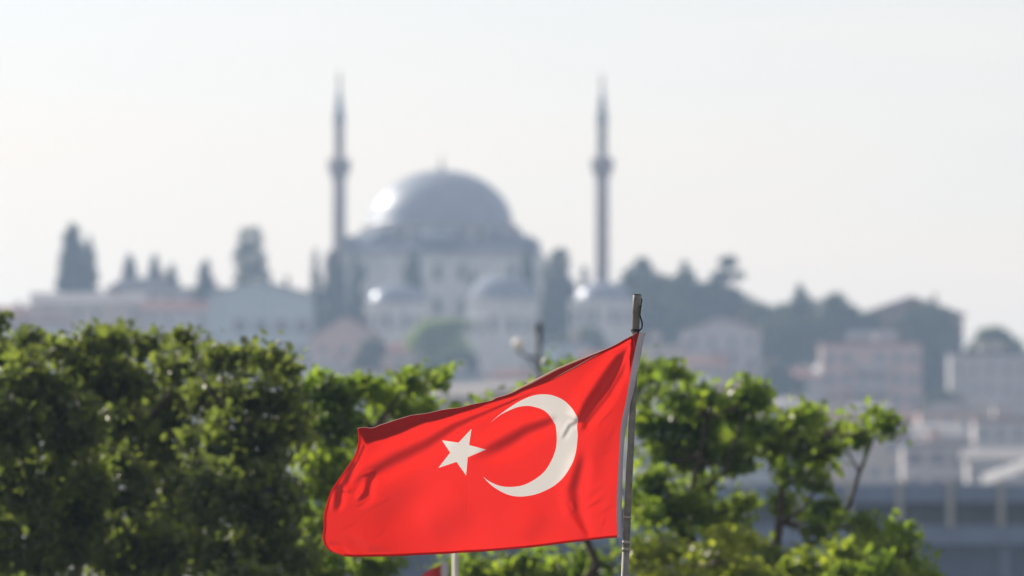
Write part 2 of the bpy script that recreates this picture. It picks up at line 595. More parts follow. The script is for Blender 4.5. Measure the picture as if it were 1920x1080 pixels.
def house(x0, x1, top, Y, wall, roof, rt, cols, rows, label, rh=2.2, depth=6., ww=1.2, wh=1.5, row0=None, drow=None, frame=None, name='house', balc=False, chim=True):
    s = Y / F
    hr = random.Random(int(x0 * 7 + top))
    xa, xb = (x0 - 960) * s, (x1 - 960) * s
    cx = (xa + xb) / 2
    w2 = (xb - xa) / 2
    gz = min(ground_h(cx, Y), ground_h(xb, Y), ground_h(xa, Y)) - .8
    root = empty(name, (cx, Y, gz))
    tag(root, label, 'house' if name == 'house' else 'building', 'houses on the far hillside')
    zt = P(0, top, Y).z - gz
    H = zt - (rh if rt != 'flat' else .5)
    b = MB()
    b.box(-w2, w2, 0, depth, 0, H)
    b.build('wall', walls[wall], root)
    b = MB()
    e = .5
    if rt == 'flat':
        b.box(-w2 - .2, w2 + .2, -.2, depth + .2, H + .003, H + .25)
        for (p, q, r_, t) in ((-w2 - .2, w2 + .2, -.2, 0), (-w2 - .2, w2 + .2, depth, depth + .2), (-w2 - .2, -w2, 0.002, depth - .002), (w2, w2 + .2, 0.002, depth - .002)):
            b.box(p, q, r_, t, H + .253, H + .5)
    elif rt == 'hip':
        k = min(w2, depth / 2) * .9
        v = [(-w2 - e, -e, H + .003), (w2 + e, -e, H + .003), (w2 + e, depth + e, H + .003), (-w2 - e, depth + e, H + .003),
             (-w2 + k, depth / 2, zt), (w2 - k, depth / 2, zt)]
        b.add(v, [(0, 1, 5, 4), (1, 2, 5), (2, 3, 4, 5), (3, 0, 4), (0, 3, 2, 1)])
    elif rt == 'gable':      # ridge runs away from the viewer
        for sx in (-1, 1):
            v = [(sx * (w2 + e), -e, H - .1), (0, -e, zt - .1), (0, depth + e, zt - .1), (sx * (w2 + e), depth + e, H - .1),
                 (sx * (w2 + e), -e, H + .1), (0, -e, zt + .1), (0, depth + e, zt + .1), (sx * (w2 + e), depth + e, H + .1)]
            b.add(v, [(0, 1, 2, 3), (4, 7, 6, 5), (0, 4, 5, 1), (1, 5, 6, 2), (2, 6, 7, 3), (3, 7, 4, 0)])
        gb = MB()
        gb.add([(-w2, 0, H + .003), (w2, 0, H + .003), (0, 0, zt - .15), (-w2, depth, H + .003), (w2, depth, H + .003), (0, depth, zt - .15)],
               [(0, 1, 2), (5, 4, 3), (0, 2, 5, 3), (1, 4, 5, 2), (0, 3, 4, 1)])
        gb.build('gable_wall', walls[wall], root)
    elif rt == 'side':       # ridge runs across the view
        v = [(-w2 - e, -e, H), (w2 + e, -e, H), (w2 + e, depth / 2, zt), (-w2 - e, depth / 2, zt), (w2 + e, depth + e, H), (-w2 - e, depth + e, H)]
        b.add(v, [(0, 1, 2, 3), (3, 2, 4, 5), (0, 3, 5), (1, 4, 2), (0, 5, 4, 1)])
    ro = b.build('roof', roofs[roof], root)
    if rt != 'flat' and chim:
        c_ = MB()
        c_.box(w2 * .45, w2 * .45 + .7, depth * .35, depth * .35 + .7, H + rh * .35, zt + .6)
        c_.box(w2 * .45 - .1, w2 * .45 + .8, depth * .35 - .1, depth * .35 + .8, zt + .603, zt + .75)
        c_.build('chimney', walls['brown'], ro)
    if rt == 'flat':
        rb_ = MB()
        u = hr.uniform(-.6, .2) * w2
        rb_.box(u, u + w2 * .45, depth * .3, depth * .8, H + .253, H + 1.9)
        rb_.box(u - .15, u + w2 * .45 + .15, depth * .3 - .15, depth * .8 + .15, H + 1.903, H + 2.02)
        rb_.build('rooftop_room', walls[hr.choice(['grey', 'cream', 'pink'])], root)
    if w2 > 3 and hr.random() < .6:
        sd = hr.choice((-1, 1))
        wg = MB()
        ww_ = w2 * hr.uniform(.35, .6)
        x_in = sd * w2 * hr.uniform(.35, .95)
        hh = H * hr.uniform(.35, .7)
        wg.box(min(x_in, x_in - sd * ww_), max(x_in, x_in - sd * ww_), -2.2, -.004, 0, hh)
        wg.box(min(x_in, x_in - sd * ww_) - .15, max(x_in, x_in - sd * ww_) + .15, -2.35, -.005, hh + .003, hh + .2)
        wg.build('wing', walls[hr.choice(['grey', 'cream', 'white', 'brown'])], root)
    if cols:
        ztop = (P(0, row0, Y).z - gz) if row0 else H - 2.4
        dr = drow or 3.0
        sp = []
        for r in range(rows):
            z = ztop - r * dr
            if z < .6: break
            for c in range(cols):
                if hr.random() < .14: continue
                x = -w2 + 2 * w2 * (c + .5) / cols
                sp.append((x, -.003, z, 0))
        place_windows(root, sp, min(ww, 1.5 * w2 / cols), wh, frame or m_frame, m_pane, False)
        if balc:
            for r in range(rows):
                z = ztop - r * dr - 1.0
                if z < .6: break
                bb = MB()
                bb.box(-w2 * .35, w2 * .35, -1.1, -.004, z, z + .15)
                bb.box(-w2 * .35, w2 * .35, -1.1, -1.03, z + .153, z + 1.0)
                bb.box(-w2 * .35, -w2 * .35 + .07, -1.027, -.004, z + .153, z + 1.0)
                bb.box(w2 * .35 - .07, w2 * .35, -1.027, -.004, z + .153, z + 1.0)
                bb.build('balcony', walls['white'], root)
    return root


# right side
house(1612, 1806, 556, 930, 'brown', 'tile', 'gable', 4, 2, 'brown house with a wide red gable roof on the skyline at the right', rh=3.0, depth=14)
house(1598, 1680, 618, 856, 'grey', 'dark', 'side', 3, 1, 'narrow grey house peeping over the roof of the pink apartment house', rh=1.5)
house(1540, 1728, 640, 850, 'pink', 'tile', 'flat', 6, 5, 'pink five storey apartment house with flat roof before the dark trees', rh=1.8, row0=682, drow=3.1, name='apartment_house', balc=True, wh=1.6, ww=1.5)
house(1782, 1990, 658, 835, 'grey', 'dark', 'flat', 7, 2, 'plain grey flat roofed block at the right edge of the view', name='apartment_house', row0=700, wh=1.2, ww=.9)
house(1282, 1426, 592, 862, 'white', 'tile', 'gable', 4, 4, 'pale house with a tiled gable roof below the pine trees', rh=2.2, row0=650, balc=True)
house(1428, 1546, 688, 840, 'grey', 'tile', 'hip', 3, 3, 'small grey house between the pale gabled house and the pink apartments', rh=1.6)
house(1185, 1284, 640, 860, 'cream', 'dark', 'flat', 3, 3, 'cream flat roofed house just right of the flagpole top')
house(1224, 1330, 708, 800, 'white', 'pale', 'side', 3, 3, 'white house with a pale sheet roof below the cream flat roofed house', rh=1.3)
house(1335, 1436, 712, 790, 'pink', 'tile', 'hip', 3, 3, 'pink house with a hipped red roof above the right hand tree', rh=1.4)
house(1438, 1508, 742, 760, 'white', 'pale', 'side', 2, 2, 'small white shed roofed house showing over the middle of the right hand tree', rh=1.6, depth=7)
house(1508, 1600, 772, 742, 'cream', 'tile', 'side', 3, 2, 'low cream house right of the small shed roofed house', rh=1.5)
house(1590, 1692, 806, 700, 'cream', 'tile', 'flat', 3, 3, 'cream flat roofed house behind the bare branch at the right', ww=1.3)
house(1724, 1830, 752, 740, 'pink', 'dark', 'hip', 3, 2, 'pink house squeezed under the grey flat roofed block', rh=1.2)
house(1828, 1990, 782, 720, 'white', 'tile', 'flat', 5, 2, 'long white two storey house at the right edge under the grey block')
house(1694, 1822, 828, 650, 'grey', 'dark', 'flat', 3, 2, 'low grey waterfront house with dark windows', row0=872, ww=1.9, frame=m_red)
house(1815, 1990, 840, 640, 'white', 'pale', 'side', 4, 2, 'low white waterfront house with a pale roof at the right edge', rh=1.2)
house(1200, 1330, 806, 660, 'grey', 'dark', 'hip', 4, 2, 'grey waterfront house behind the tree nearest to the flagpole', rh=1.4)
house(1330, 1455, 790, 655, 'blue', 'tile', 'flat', 4, 3, 'pale blue waterfront house seen through the gap between the two right hand trees')
house(1455, 1590, 812, 650, 'pink', 'dark', 'hip', 4, 2, 'pink waterfront house behind the forked right hand tree', rh=1.4)
house(1290, 1362, 668, 842, 'cream', 'tile', 'side', 2, 2, 'little cream house in front of the left part of the pale gabled house', rh=1.2)
house(1400, 1470, 676, 850, 'white', 'tile', 'gable', 2, 2, 'little white gabled house beside the pale gabled house', rh=1.5)
house(1600, 1665, 756, 790, 'grey', 'pale', 'side', 2, 1, 'tiny grey house under the middle of the pink apartment house', rh=1.0)
house(1664, 1742, 772, 775, 'brown', 'tile', 'hip', 3, 1, 'tiny brown house under the right end of the pink apartment house', rh=1.2)
house(1530, 1612, 740, 800, 'cream', 'tile', 'gable', 2, 1, 'tiny cream gabled house under the left end of the pink apartment house', rh=1.5)
# centre, below the mosque
house(584, 712, 590, 868, 'pink', 'tile', 'gable', 3, 3, 'pink house with a steep tiled gable in front of the dark cypress group', rh=3.4, row0=665)
house(700, 800, 640, 850, 'cream', 'tile', 'hip', 3, 3, 'cream house with a hipped roof under the left domed tomb', rh=1.6)
house(566, 655, 668, 820, 'white', 'dark', 'hip', 3, 2, 'white house with a dark hipped roof below the steep gabled house', rh=1.2)
house(655, 770, 690, 800, 'grey', 'tile', 'flat', 4, 2, 'grey flat roofed house below the left domed tomb')
house(800, 905, 700, 790, 'blue', 'dark', 'flat', 3, 2, 'pale blue flat roofed house below the middle of the mosque')
house(905, 1010, 690, 800, 'grey', 'tile', 'hip', 3, 2, 'grey hip roofed house directly behind the street lamp', rh=1.3)
house(1012, 1105, 640, 850, 'blue', 'dark', 'flat', 3, 4, 'pale blue flat roofed house between the street lamp and the flag')
house(1090, 1190, 655, 830, 'grey', 'tile', 'side', 3, 3, 'grey house with a tiled roof behind the top of the flag', rh=1.4)
# nearer waterfront sheds with pale roofs
house(812, 900, 714, 420, 'white', 'pale', 'side', 3, 1, 'white waterfront shed with a pale roof showing over the gap in the left trees', rh=1.2, depth=6, ww=.8, wh=.9, chim=False)
house(905, 975, 712, 440, 'cream', 'pale', 'side', 3, 1, 'cream waterfront shed with a pale roof just above the flag edge', rh=.8, depth=6, ww=.8, wh=.9, chim=False)
# left side
house(-60, 62, 572, 915, 'pink', 'tile', 'side', 4, 2, 'pink house with a tiled roof at the left edge of the view', rh=1.6)
house(60, 268, 546, 905, 'cream', 'pale', 'side', 6, 3, 'long cream house with a pale roof below the pair of tall cypresses', rh=2.0)
house(200, 335, 518, 935, 'grey', 'dark', 'hip', 4, 2, 'grey house with a dark hipped roof on the skyline among small cypresses', rh=2.2)
house(268, 392, 562, 900, 'grey', 'tile', 'side', 4, 3, 'grey tiled house between the long cream house and the pale blue building', rh=1.6)
house(335, 420, 538, 932, 'white', 'pale', 'flat', 2, 2, 'small white flat roofed house behind the short cypress')
house(392, 586, 526, 892, 'blue', 'pale', 'gable', 5, 3, 'wide pale blue building with dull red windows below the broad cypress', rh=2.2, row0=624, ww=2.0, wh=2.0, frame=m_red, drow=4.0, name='school_building')
house(0, 130, 600, 870, 'white', 'tile', 'flat', 4, 2, 'white flat roofed house just above the treetops at the left edge')
house(300, 400, 628, 850, 'pink', 'dark', 'flat', 3, 2, 'pink flat roofed house just above the treetops left of the pale blue building')
house(455, 566, 664, 820, 'cream', 'tile', 'hip', 3, 2, 'cream house with a red hipped roof below the pale blue building', rh=1.3)

# long waterfront terminal at the lower right
m_blue = mottled('dark_blue_cladding', (0.045, 0.07, 0.13), (0.035, 0.055, 0.10), scale=.5, rough=.5)
m_band = mottled('blue_grey_fascia', (0.12, 0.17, 0.28), (0.10, 0.14, 0.23), scale=.5, rough=.5)
m_post = mottled('pale_concrete_post', (0.34, 0.35, 0.34), (0.27, 0.28, 0.27), scale=2)
m_blueglass = mottled('dark_blue_glass', (0.03, 0.05, 0.09), (0.04, 0.06, 0.10), scale=.3, rough=.3, spec=.4)
YT = 300.
st = YT / F
c = P(1755, 1080, YT)
tr = empty('terminal', (c.x, YT, 0))
tag(tr, 'long low dark blue waterfront terminal with pale posts at the lower right', 'building')
ZT = lambda py: P(0, py, YT).z
xl, xr = (430 - 1755) * st, (2100 - 1755) * st
b = MB(); b.box(xl, xr, .5, 12, 0, ZT(1022)); b.build('wall', m_blue, tr)
b = MB(); b.box(xl - .2, xr, -.2, 12, ZT(1021), ZT(985)); b.build('parapet', m_band, tr)
b = MB(); b.box(xl, xr, 3, 12, ZT(985) + .003, ZT(942)); b.build('glazing', m_blueglass, tr)
b = MB(); b.box(xl - .4, xr, -.4, 12.3, ZT(942) + .003, ZT(908)); b.build('roof', m_blue if False else m_band, tr)
for px in range(450, 2000, 95):
    b = MB(); x = (px - 1755) * st
    b.box(x - .16, x + .16, -.62, -.42, ZT(988), ZT(900)); b.build('post', m_post, tr)
for px in range(450, 2060, 205):
    b = MB(); x = (px - 1755) * st
    b.box(x - .2, x + .2, .25, .497, 0, ZT(1024)); b.build('pillar', m_band, tr)
for px0 in range(862, 2080, 48):
    b = MB(); x = (px0 - 1755) * st
    b.box(x, x + .05, 2.93, 2.997, ZT(985) + .003, ZT(942)); b.build('mullion', m_band, tr)

# white canvas awnings / boat cover seen over the terminal roof
m_canvas = mottled('white_canvas', (0.38, 0.38, 0.39), (0.32, 0.32, 0.33), scale=1.5, rough=.6)
m_hull = mottled('boat_hull_paint', (0.7, 0.7, 0.7), (0.55, 0.56, 0.57), scale=1.0, rough=.35)


def canopy(x0, x1, ytop, ybot, Y, label, tilt=0.0):
    s = Y / F
    c = P((x0 + x1) / 2, ybot, Y)
    gz = ground_h(c.x, Y)
    r = empty('canopy', (c.x, Y, gz - .2))
    tag(r, label, 'canopy', 'white canopies on the far shore')
    w2 = (x1 - x0) / 2 * s
    z0, z1 = c.z - gz + .2, P(0, ytop, Y).z - gz + .2
    vs, fs = [], []
    n, m = 12, 6
    for j in range(m + 1):
        for i in range(n + 1):
            u, v = i / n, j / m
            sag = math.sin(u * math.pi * 3) ** 2 * .12
            vs.append((-w2 + 2 * w2 * u, v * 4.0, z0 + (z1 - z0) * math.sin(v * math.pi * .5 + .0) + tilt * (u - .5) * 2 - sag))
    for j in range(m):
        for i in range(n):
            a = j * (n + 1) + i
            fs.append((a, a + 1, a + n + 2, a + n + 1))
    b = MB(); b.add(vs, fs, True)
    o = b.build('canvas', m_canvas, r)
    md = o.modifiers.new('solid', 'SOLIDIFY'); md.thickness = .05
    for sx in (-1, 1):
        for yy in (.1, 3.9):
            b = MB(); b.tube([(sx * w2 * .95, yy, 0), (sx * w2 * .95, yy, z0 + (tilt * sx * .9) + (0 if yy < 1 else z1 - z0) - .03)], .06)
            b.build('leg', m_post, r)
    return r


canopy(1712, 1812, 792, 820, 690, 'flat white canopy behind the grey waterfront house')
canopy(1846, 1935, 872, 895, 600, 'slanting white canopy at the right edge above the terminal roof', tilt=.9)
canopy(1440, 1500, 748, 775, 735, 'small white canopy showing over the middle of the right hand tree')

# ------------------------------------------------------------------ far trees
m_cyp = leaf_mat('cypress_foliage', (.022, .036, .020), (.03, .048, .026), (.05, .07, .035), .3, .15, .7, .2)
m_pine = leaf_mat('pine_foliage', (.028, .045, .025), (.04, .06, .03), (.06, .085, .04), .3, .2, .7, .2)
m_lime = leaf_mat('pale_green_foliage', (.09, .14, .04), (.13, .19, .05), (.18, .24, .07), .3, .35, .6, .2)
m_bark = mottled('tree_bark', (0.10, 0.075, 0.055), (0.06, 0.045, 0.035), scale=6, rough=.9, bump=.3)


def far_tree(kind, clumps, Y, label, base=None, mat=None, n=1400, leaf=.75, seed=1, cat='tree', group='trees on the far hillside', trunkx=None):
    """clumps: (px, py, rx, ry) ellipses in photo pixels at depth Y, built as real volumes"""
    rng = np.random.default_rng(seed)
    s = Y / F
    cx = trunkx if trunkx is not None else sum(c[0] for c in clumps) / len(clumps)
    p = P(cx, 700, Y)
    gz = ground_h(p.x, Y) - .3
    root = empty(kind, (p.x, Y, gz))
    tag(root, label, cat, group)
    area = sum(c[2] * c[3] for c in clumps)
    if kind != 'cypress_tree': n = int(n * 1.5)
    pts = []
    tk = MB()
    zlow = min(P(0, c[1] + c[3], Y).z for c in clumps)
    ztop = max(P(0, c[1], Y).z for c in clumps)
    tk.tube([(0, 0, 0), (.1, 0, max(1, (zlow - gz) * .6)), (0, .05, max(2, zlow - gz + .5)), (0, 0, max(2.5, ztop - gz))], [.38, .3, .22, .06])
    for (px, py, rx, ry) in clumps:
        k = max(60, int(n * rx * ry / area))
        d = rng.normal(size=(k, 3))
        d /= np.linalg.norm(d, axis=1, keepdims=True)
        rr = rng.uniform(0.25, 1.0, (k, 1)) ** .5
        q = d * rr
        C = P(px, py, Y)
        dep = min(rx, ry * .8) * s
        oy = rng.uniform(-.4, .4) * dep if len(clumps) > 3 else 0
        pts.append(np.column_stack([q[:, 0] * rx * s + C.x - p.x, q[:, 1] * dep + oy, q[:, 2] * ry * s + C.z - gz]))
        if len(clumps) > 3:
            zc = C.z - gz
            tk.tube([(0, 0, max(1.5, zc * .55)), ((C.x - p.x) * .6, oy * .5, zc * .85), (C.x - p.x, oy, zc)], [.14, .1, .04], 6)
    A = np.concatenate(pts)
    V, Fq = leaves(A, leaf, rng, .6, .1)
    np_mesh('crown', V, Fq, mat or m_cyp, root)
    tk.build('trunk', m_bark, root)
    return root


def cypress(px, top, bot, wpx, Y, label, seed=1, n=1500, blunt=.5):
    cl = []
    H = bot - top
    k = 9
    for i in range(k):
        t = (i + .5) / k
        wd = wpx / 2 * min(1, (t ** blunt) * 1.15) * (1 - .25 * max(0, t - .8) / .2)
        cl.append((px + math.sin(i * 2.3 + seed) * wpx * .05, top + H * t, max(wd, 3), H / k * 1.1))
    return far_tree('cypress_tree', cl, Y, label, n=int(n * 1.5), leaf=.85, seed=seed, group='cypresses around the mosque', trunkx=px)


cypress(136, 428, 570, 62, 925, 'tall broad cypress on the skyline, taller one of the pair at the left', 3, 2200, .38)
cypress(168, 452, 570, 34, 930, 'slimmer cypress close to the tall broad one at the left', 4, 1100)
cypress(243, 480, 545, 32, 945, 'short pointed cypress left of the dark roofed house on the skyline', 5, 900)
cypress(290, 482, 540, 26, 950, 'thin short cypress rising behind the dark roofed skyline house', 6, 700)
cypress(322, 500, 545, 26, 952, 'smallest cypress at the right end of the dark roofed skyline house', 7, 600)
cypress(384, 494, 590, 46, 925, 'short wide cypress between the skyline houses and the pale blue building', 8, 1300)
far_tree('cypress_tree', [(470, 448, 26, 24), (468, 485, 34, 32), (472, 525, 38, 38), (472, 565, 34, 40)], 930,
         'broad blunt topped cypress on the skyline above the pale blue building', n=2600, leaf=.7, seed=9, group='cypresses around the mosque')
cypress(592, 478, 700, 38, 912, 'slender dark cypress left of the mosque wall', 10, 1100)
cypress(626, 482, 700, 62, 918, 'dark full cypress against the left corner of the mosque', 11, 2200, .3)
cypress(667, 490, 690, 40, 914, 'narrow cypress in front of the left part of the mosque wall', 12, 1200)
cypress(774, 474, 610, 52, 925, 'cypress in front of the mosque wall behind the left tomb dome', 13, 1400)
cypress(988, 470, 590, 36, 925, 'narrow cypress in front of the right part of the mosque wall', 14, 1200)
cypress(1046, 480, 700, 84, 915, 'large wide cypress beside the right end of the mosque wall', 15, 3000, .3)
cypress(888, 515, 600, 22, 922, 'small thin cypress before the middle of the mosque wall', 16, 600)
cypress(1096, 505, 560, 14, 945, 'tiny thin cypress between the mosque and the right minaret', 17, 300)

far_tree('pine_tree', [(1200, 515, 34, 24), (1185, 545, 30, 30), (1235, 545, 40, 32), (1215, 590, 50, 40), (1205, 492, 14, 12)], 930,
         'dark round topped pine right beside the right minaret', n=2600, seed=20, mat=m_pine)
far_tree('broadleaf_tree', [(1200, 580, 50, 40), (1260, 600, 50, 40), (1230, 640, 50, 36), (1180, 640, 40, 36)], 905,
         'dark tree mass just right of the domed tomb under the right minaret', n=2600, seed=34, mat=m_pine)
far_tree('broadleaf_tree', [(1460, 625, 50, 36), (1500, 655, 50, 40), (1440, 670, 44, 34), (1530, 620, 40, 34)], 890,
         'wide dark tree between the pale gabled house and the pink apartments', n=2600, seed=35, mat=m_pine)
far_tree('broadleaf_tree', [(1630, 605, 26, 20), (1650, 630, 36, 26), (1612, 630, 30, 26)], 908,
         'small dark tree before the left end of the brown gabled house', n=1300, seed=36, mat=m_pine)
far_tree('broadleaf_tree', [(1330, 575, 50, 30), (1390, 585, 44, 34), (1430, 600, 44, 34), (1360, 620, 60, 36)], 940,
         'broad dark tree on the ridge under the ragged flat topped pine', n=2600, seed=37, mat=m_pine)
far_tree('broadleaf_tree', [(1480, 605, 44, 34), (1535, 595, 44, 34), (1600, 612, 40, 28), (1545, 640, 60, 34)], 940,
         'broad dark tree on the ridge joining the two pointed pines', n=2600, seed=38, mat=m_pine)
far_tree('broadleaf_tree', [(1175, 545, 26, 22), (1240, 560, 50, 34), (1150, 580, 30, 24), (1280, 590, 40, 34)], 945,
         'broad dark tree on the ridge just behind the right minaret', n=2400, seed=39, mat=m_pine)
far_tree('pine_tree', [(1285, 525, 24, 20), (1270, 555, 34, 30), (1320, 555, 34, 28), (1295, 600, 54, 40), (1283, 500, 8, 12)], 925,
         'dark pine behind the pale gabled house', n=2600, seed=21, mat=m_pine)
far_tree('pine_tree', [(1365, 492, 20, 12), (1385, 516, 14, 8), (1355, 518, 22, 12), (1340, 535, 18, 10), (1362, 560, 34, 26), (1375, 600, 44, 36)], 930,
         'tall open pine with a ragged flat top right of the right minaret', n=2400, seed=22, mat=m_pine)
far_tree('pine_tree', [(1425, 592, 30, 22), (1445, 620, 40, 34), (1420, 655, 40, 30), (1470, 585, 22, 18)], 915,
         'low dark pine right of the ragged flat topped pine', n=2200, seed=23, mat=m_pine)
far_tree('pine_tree', [(1502, 570, 22, 24), (1500, 545, 8, 14), (1490, 605, 40, 36), (1520, 640, 44, 40), (1470, 660, 34, 26)], 910,
         'pointed dark pine left of the rounder one above the pink apartments', n=2600, seed=24, mat=m_pine)
far_tree('pine_tree', [(1566, 572, 26, 24), (1590, 600, 30, 30), (1555, 620, 44, 40), (1600, 640, 38, 30)], 905,
         'rounded dark pine above the left end of the pink apartments', n=2600, seed=25, mat=m_pine)
far_tree('broadleaf_tree', [(1740, 595, 46, 30), (1700, 625, 44, 34), (1770, 640, 34, 44), (1735, 680, 50, 50), (1760, 730, 32, 40)], 900,
         'dark green broad tree in front of the brown gabled house', n=3000, seed=26, mat=m_pine)
far_tree('broadleaf_tree', [(1862, 634, 36, 22), (1880, 655, 42, 28), (1840, 660, 30, 24)], 880,
         'round green tree rising behind the grey flat roofed block', n=1800, seed=27, mat=leaf_mat('olive_foliage', (.05, .08, .03), (.07, .10, .04), (.10, .13, .05), .3, .3, .6, .2))
far_tree('broadleaf_tree', [(820, 620, 44, 22), (850, 612, 30, 16), (795, 640, 36, 24), (835, 655, 50, 34)], 850,
         'sunlit pale green tree in front of the middle of the mosque', n=1800, seed=28, mat=m_lime)
far_tree('broadleaf_tree', [(830, 690, 40, 28), (868, 680, 32, 26), (800, 700, 34, 24)], 820,
         'dim green tree just below the sunlit pale green one', n=1400, seed=29, mat=m_pine)
far_tree('broadleaf_tree', [(1455, 705, 30, 26), (1480, 730, 34, 26), (1440, 735, 30, 24)], 825,
         'small dark tree left of the pink apartments', n=1300, seed=30, mat=m_pine)
far_tree('broadleaf_tree', [(1765, 760, 34, 30), (1745, 790, 30, 24), (1780, 790, 28, 24)], 800,
         'small dark tree right of the pink apartments below the grey block', n=1300, seed=31, mat=m_pine)
far_tree('broadleaf_tree', [(700, 655, 26, 20), (690, 680, 30, 24)], 835, 'small dark tree between the steep gabled house and the cream hipped house', n=900, seed=32, mat=m_pine)
far_tree('broadleaf_tree', [(1060, 660, 40, 36), (1100, 640, 36, 30), (1130, 680, 40, 36)], 880,
         'dark tree behind the houses just left of the flagpole top', n=1600, seed=33, mat=m_pine)

# ------------------------------------------------------------------ near trees
m_leafA = leaf_mat('glossy_dark_leaf', (.042, .060, .033), (.062, .086, .036), (.10, .125, .04), 2.2, .55, .38, .45)
m_leafB = leaf_mat('fresh_green_leaf', (.048, .08, .026), (.078, .12, .028), (.135, .18, .034), 2.0, .58, .38, .4)
m_bark2 = mottled('grey_brown_bark', (0.08, 0.062, 0.05), (0.045, 0.035, 0.028), scale=14, rough=.9, bump=.4)


def near_tree(kind, Y, clumps, trunk, label, seed, dens=1.0, leaf=.085, mat=None, deep=.9, branches=(), group='leafy trees behind the flag', sub=1.0, cat='tree', full=1.0):
    """clumps (px,py,rx,ry); trunk: list of (px,py,dY,radius) from the top of the ground up"""
    rng = np.random.default_rng(seed)
    s = Y / F
    t0 = trunk[0]
    base = P(t0[0], t0[1], Y + t0[2])
    root = empty(kind, (base.x, Y, 0))
    tag(root, label, cat, group)
    tk = MB()
    pts = [(0, 0, 0)] + [(lambda q: (q.x - base.x, q.y - Y, q.z))(P(a, b_, Y + c)) for a, b_, c, r in trunk]
    rad = [trunk[0][3] * 1.4] + [r * .85 for *_, r in trunk]
    tk.tube(pts, rad, 10)
    LP = []
    fork = [Vector(p) for p in pts]
    for (px, py, rx, ry) in clumps:
        rx, ry, py = rx * .86 * full, ry * .84 * full, py + 4
        C = P(px, py, Y)
        oy = rng.uniform(-1, 1) * deep
        c = Vector((C.x - base.x, oy, C.z))
        R = np.array([rx * s, min(rx, ry) * s * 1.1, ry * s])
        vol = R[0] * R[1] * R[2]
        # small twigs with leaf sprays
        ns = int(max(10, 30 * dens * (R[0] * R[2]) / .06))
        src = min(fork, key=lambda f: (f - c).length + max(0, f.z - c.z) * 2)
        mid = (src + c) / 2 + Vector((rng.normal() * .08, rng.normal() * .1, -.06))
        tk.tube([src, mid, c], [.022, .016, .008], 6)
        for i in range(ns):
            d = rng.normal(size=3)
            d /= np.linalg.norm(d)
            q = np.array(c) + d * R * rng.uniform(.3, 1.0) ** .6
            if i % 3 == 0:
                m_ = (Vector(q) + c) / 2 + Vector((0, 0, -.03))
                tk.tube([c, m_, Vector(q)], [.008, .006, .003], 4)
            k = int(rng.integers(9, 17) * sub)
            rad_ = rng.uniform(.05, .12)
            LP.append(q + rng.normal(size=(k, 3)) * np.array([rad_, rad_, rad_ * .75]) * rng.uniform(.45, 1.0))
    for br in branches:
        bp = [(lambda q: (q.x - base.x, q.y - Y, q.z))(P(a, b_, Y + c)) for a, b_, c, r in br]
        tk.tube(bp, [r * .8 for *_, r in br], 8)
    A = np.concatenate(LP)
    V, Fq = leaves(A, leaf, rng, .55, .35)
    np_mesh('crown', V, Fq, mat or m_leafA, root)
    tk.build('trunk', m_bark2, root)
    return root


near_tree('leafy_tree', 47, [(30, 640, 70, 34), (110, 650, 50, 30), (-30, 690, 90, 60), (70, 720, 90, 60), (150, 700, 60, 50), (20, 800, 110, 80), (130, 800, 80, 70),
                             (-40, 900, 90, 90), (70, 910, 100, 80), (150, 900, 70, 80), (40, 1010, 110, 80), (140, 1010, 80, 80), (40, 1100, 120, 70), (0, 605, 22, 16)],
          [(60, 1180, .8, .08), (70, 1050, .8, .05), (60, 930, .7, .035), (70, 800, .4, .02)],
          'dense dark leafy tree filling the left edge of the view', 41, 1.75, .10)
near_tree('leafy_tree', 48.5, [(160, 655, 50, 34), (360, 690, 50, 30), (200, 650, 60, 36), (270, 640, 50, 32), (345, 660, 24, 26), (232, 620, 22, 16), (230, 720, 80, 55), (310, 730, 70, 50), (200, 800, 80, 70), (300, 820, 90, 80),
                               (220, 910, 90, 80), (320, 930, 80, 80), (230, 1020, 90, 80), (320, 1040, 80, 70), (270, 1110, 110, 60)],
          [(265, 1190, .8, .08), (255, 1060, .8, .05), (260, 930, .7, .035), (265, 800, .4, .02)],
          'dense leafy tree with a sunlit top, second from the left edge', 42, 1.75, .10)
near_tree('leafy_tree', 46, [(400, 668, 50, 26), (540, 740, 30, 40), (420, 675, 60, 28), (500, 670, 44, 26), (345, 625, 14, 16), (525, 690, 36, 26), (395, 740, 70, 50), (480, 740, 70, 46), (400, 830, 80, 70), (490, 830, 80, 70),
                             (560, 790, 40, 40), (410, 930, 80, 80), (505, 930, 80, 80), (420, 1030, 80, 70), (520, 1040, 90, 70), (470, 1110, 110, 60)],
          [(450, 1190, .8, .08), (455, 1060, .8, .05), (450, 930, .7, .035), (455, 800, .4, .02)],
          'dense leafy tree whose crown ends in a ragged point left of the gap', 43, 1.75, .10)
near_tree('leafy_tree', 50, [(580, 742, 44, 36), (560, 800, 44, 44), (622, 730, 40, 28), (600, 745, 44, 34), (650, 740, 36, 32), (700, 730, 40, 34), (770, 715, 40, 26), (812, 700, 24, 18), (740, 760, 60, 40), (620, 800, 60, 50), (690, 810, 60, 50), (790, 760, 44, 34),
                             (600, 880, 60, 70), (680, 890, 60, 60), (600, 980, 70, 70), (590, 1060, 80, 60), (700, 1060, 70, 40), (780, 870, 60, 60), (860, 780, 40, 24)],
          [(690, 1190, 0, .08), (685, 1060, 0, .06), (690, 930, 0, .045), (700, 800, 0, .03)],
          'lighter green leafy tree behind the free end of the flag', 44, 1.7, .10, mat=m_leafB)
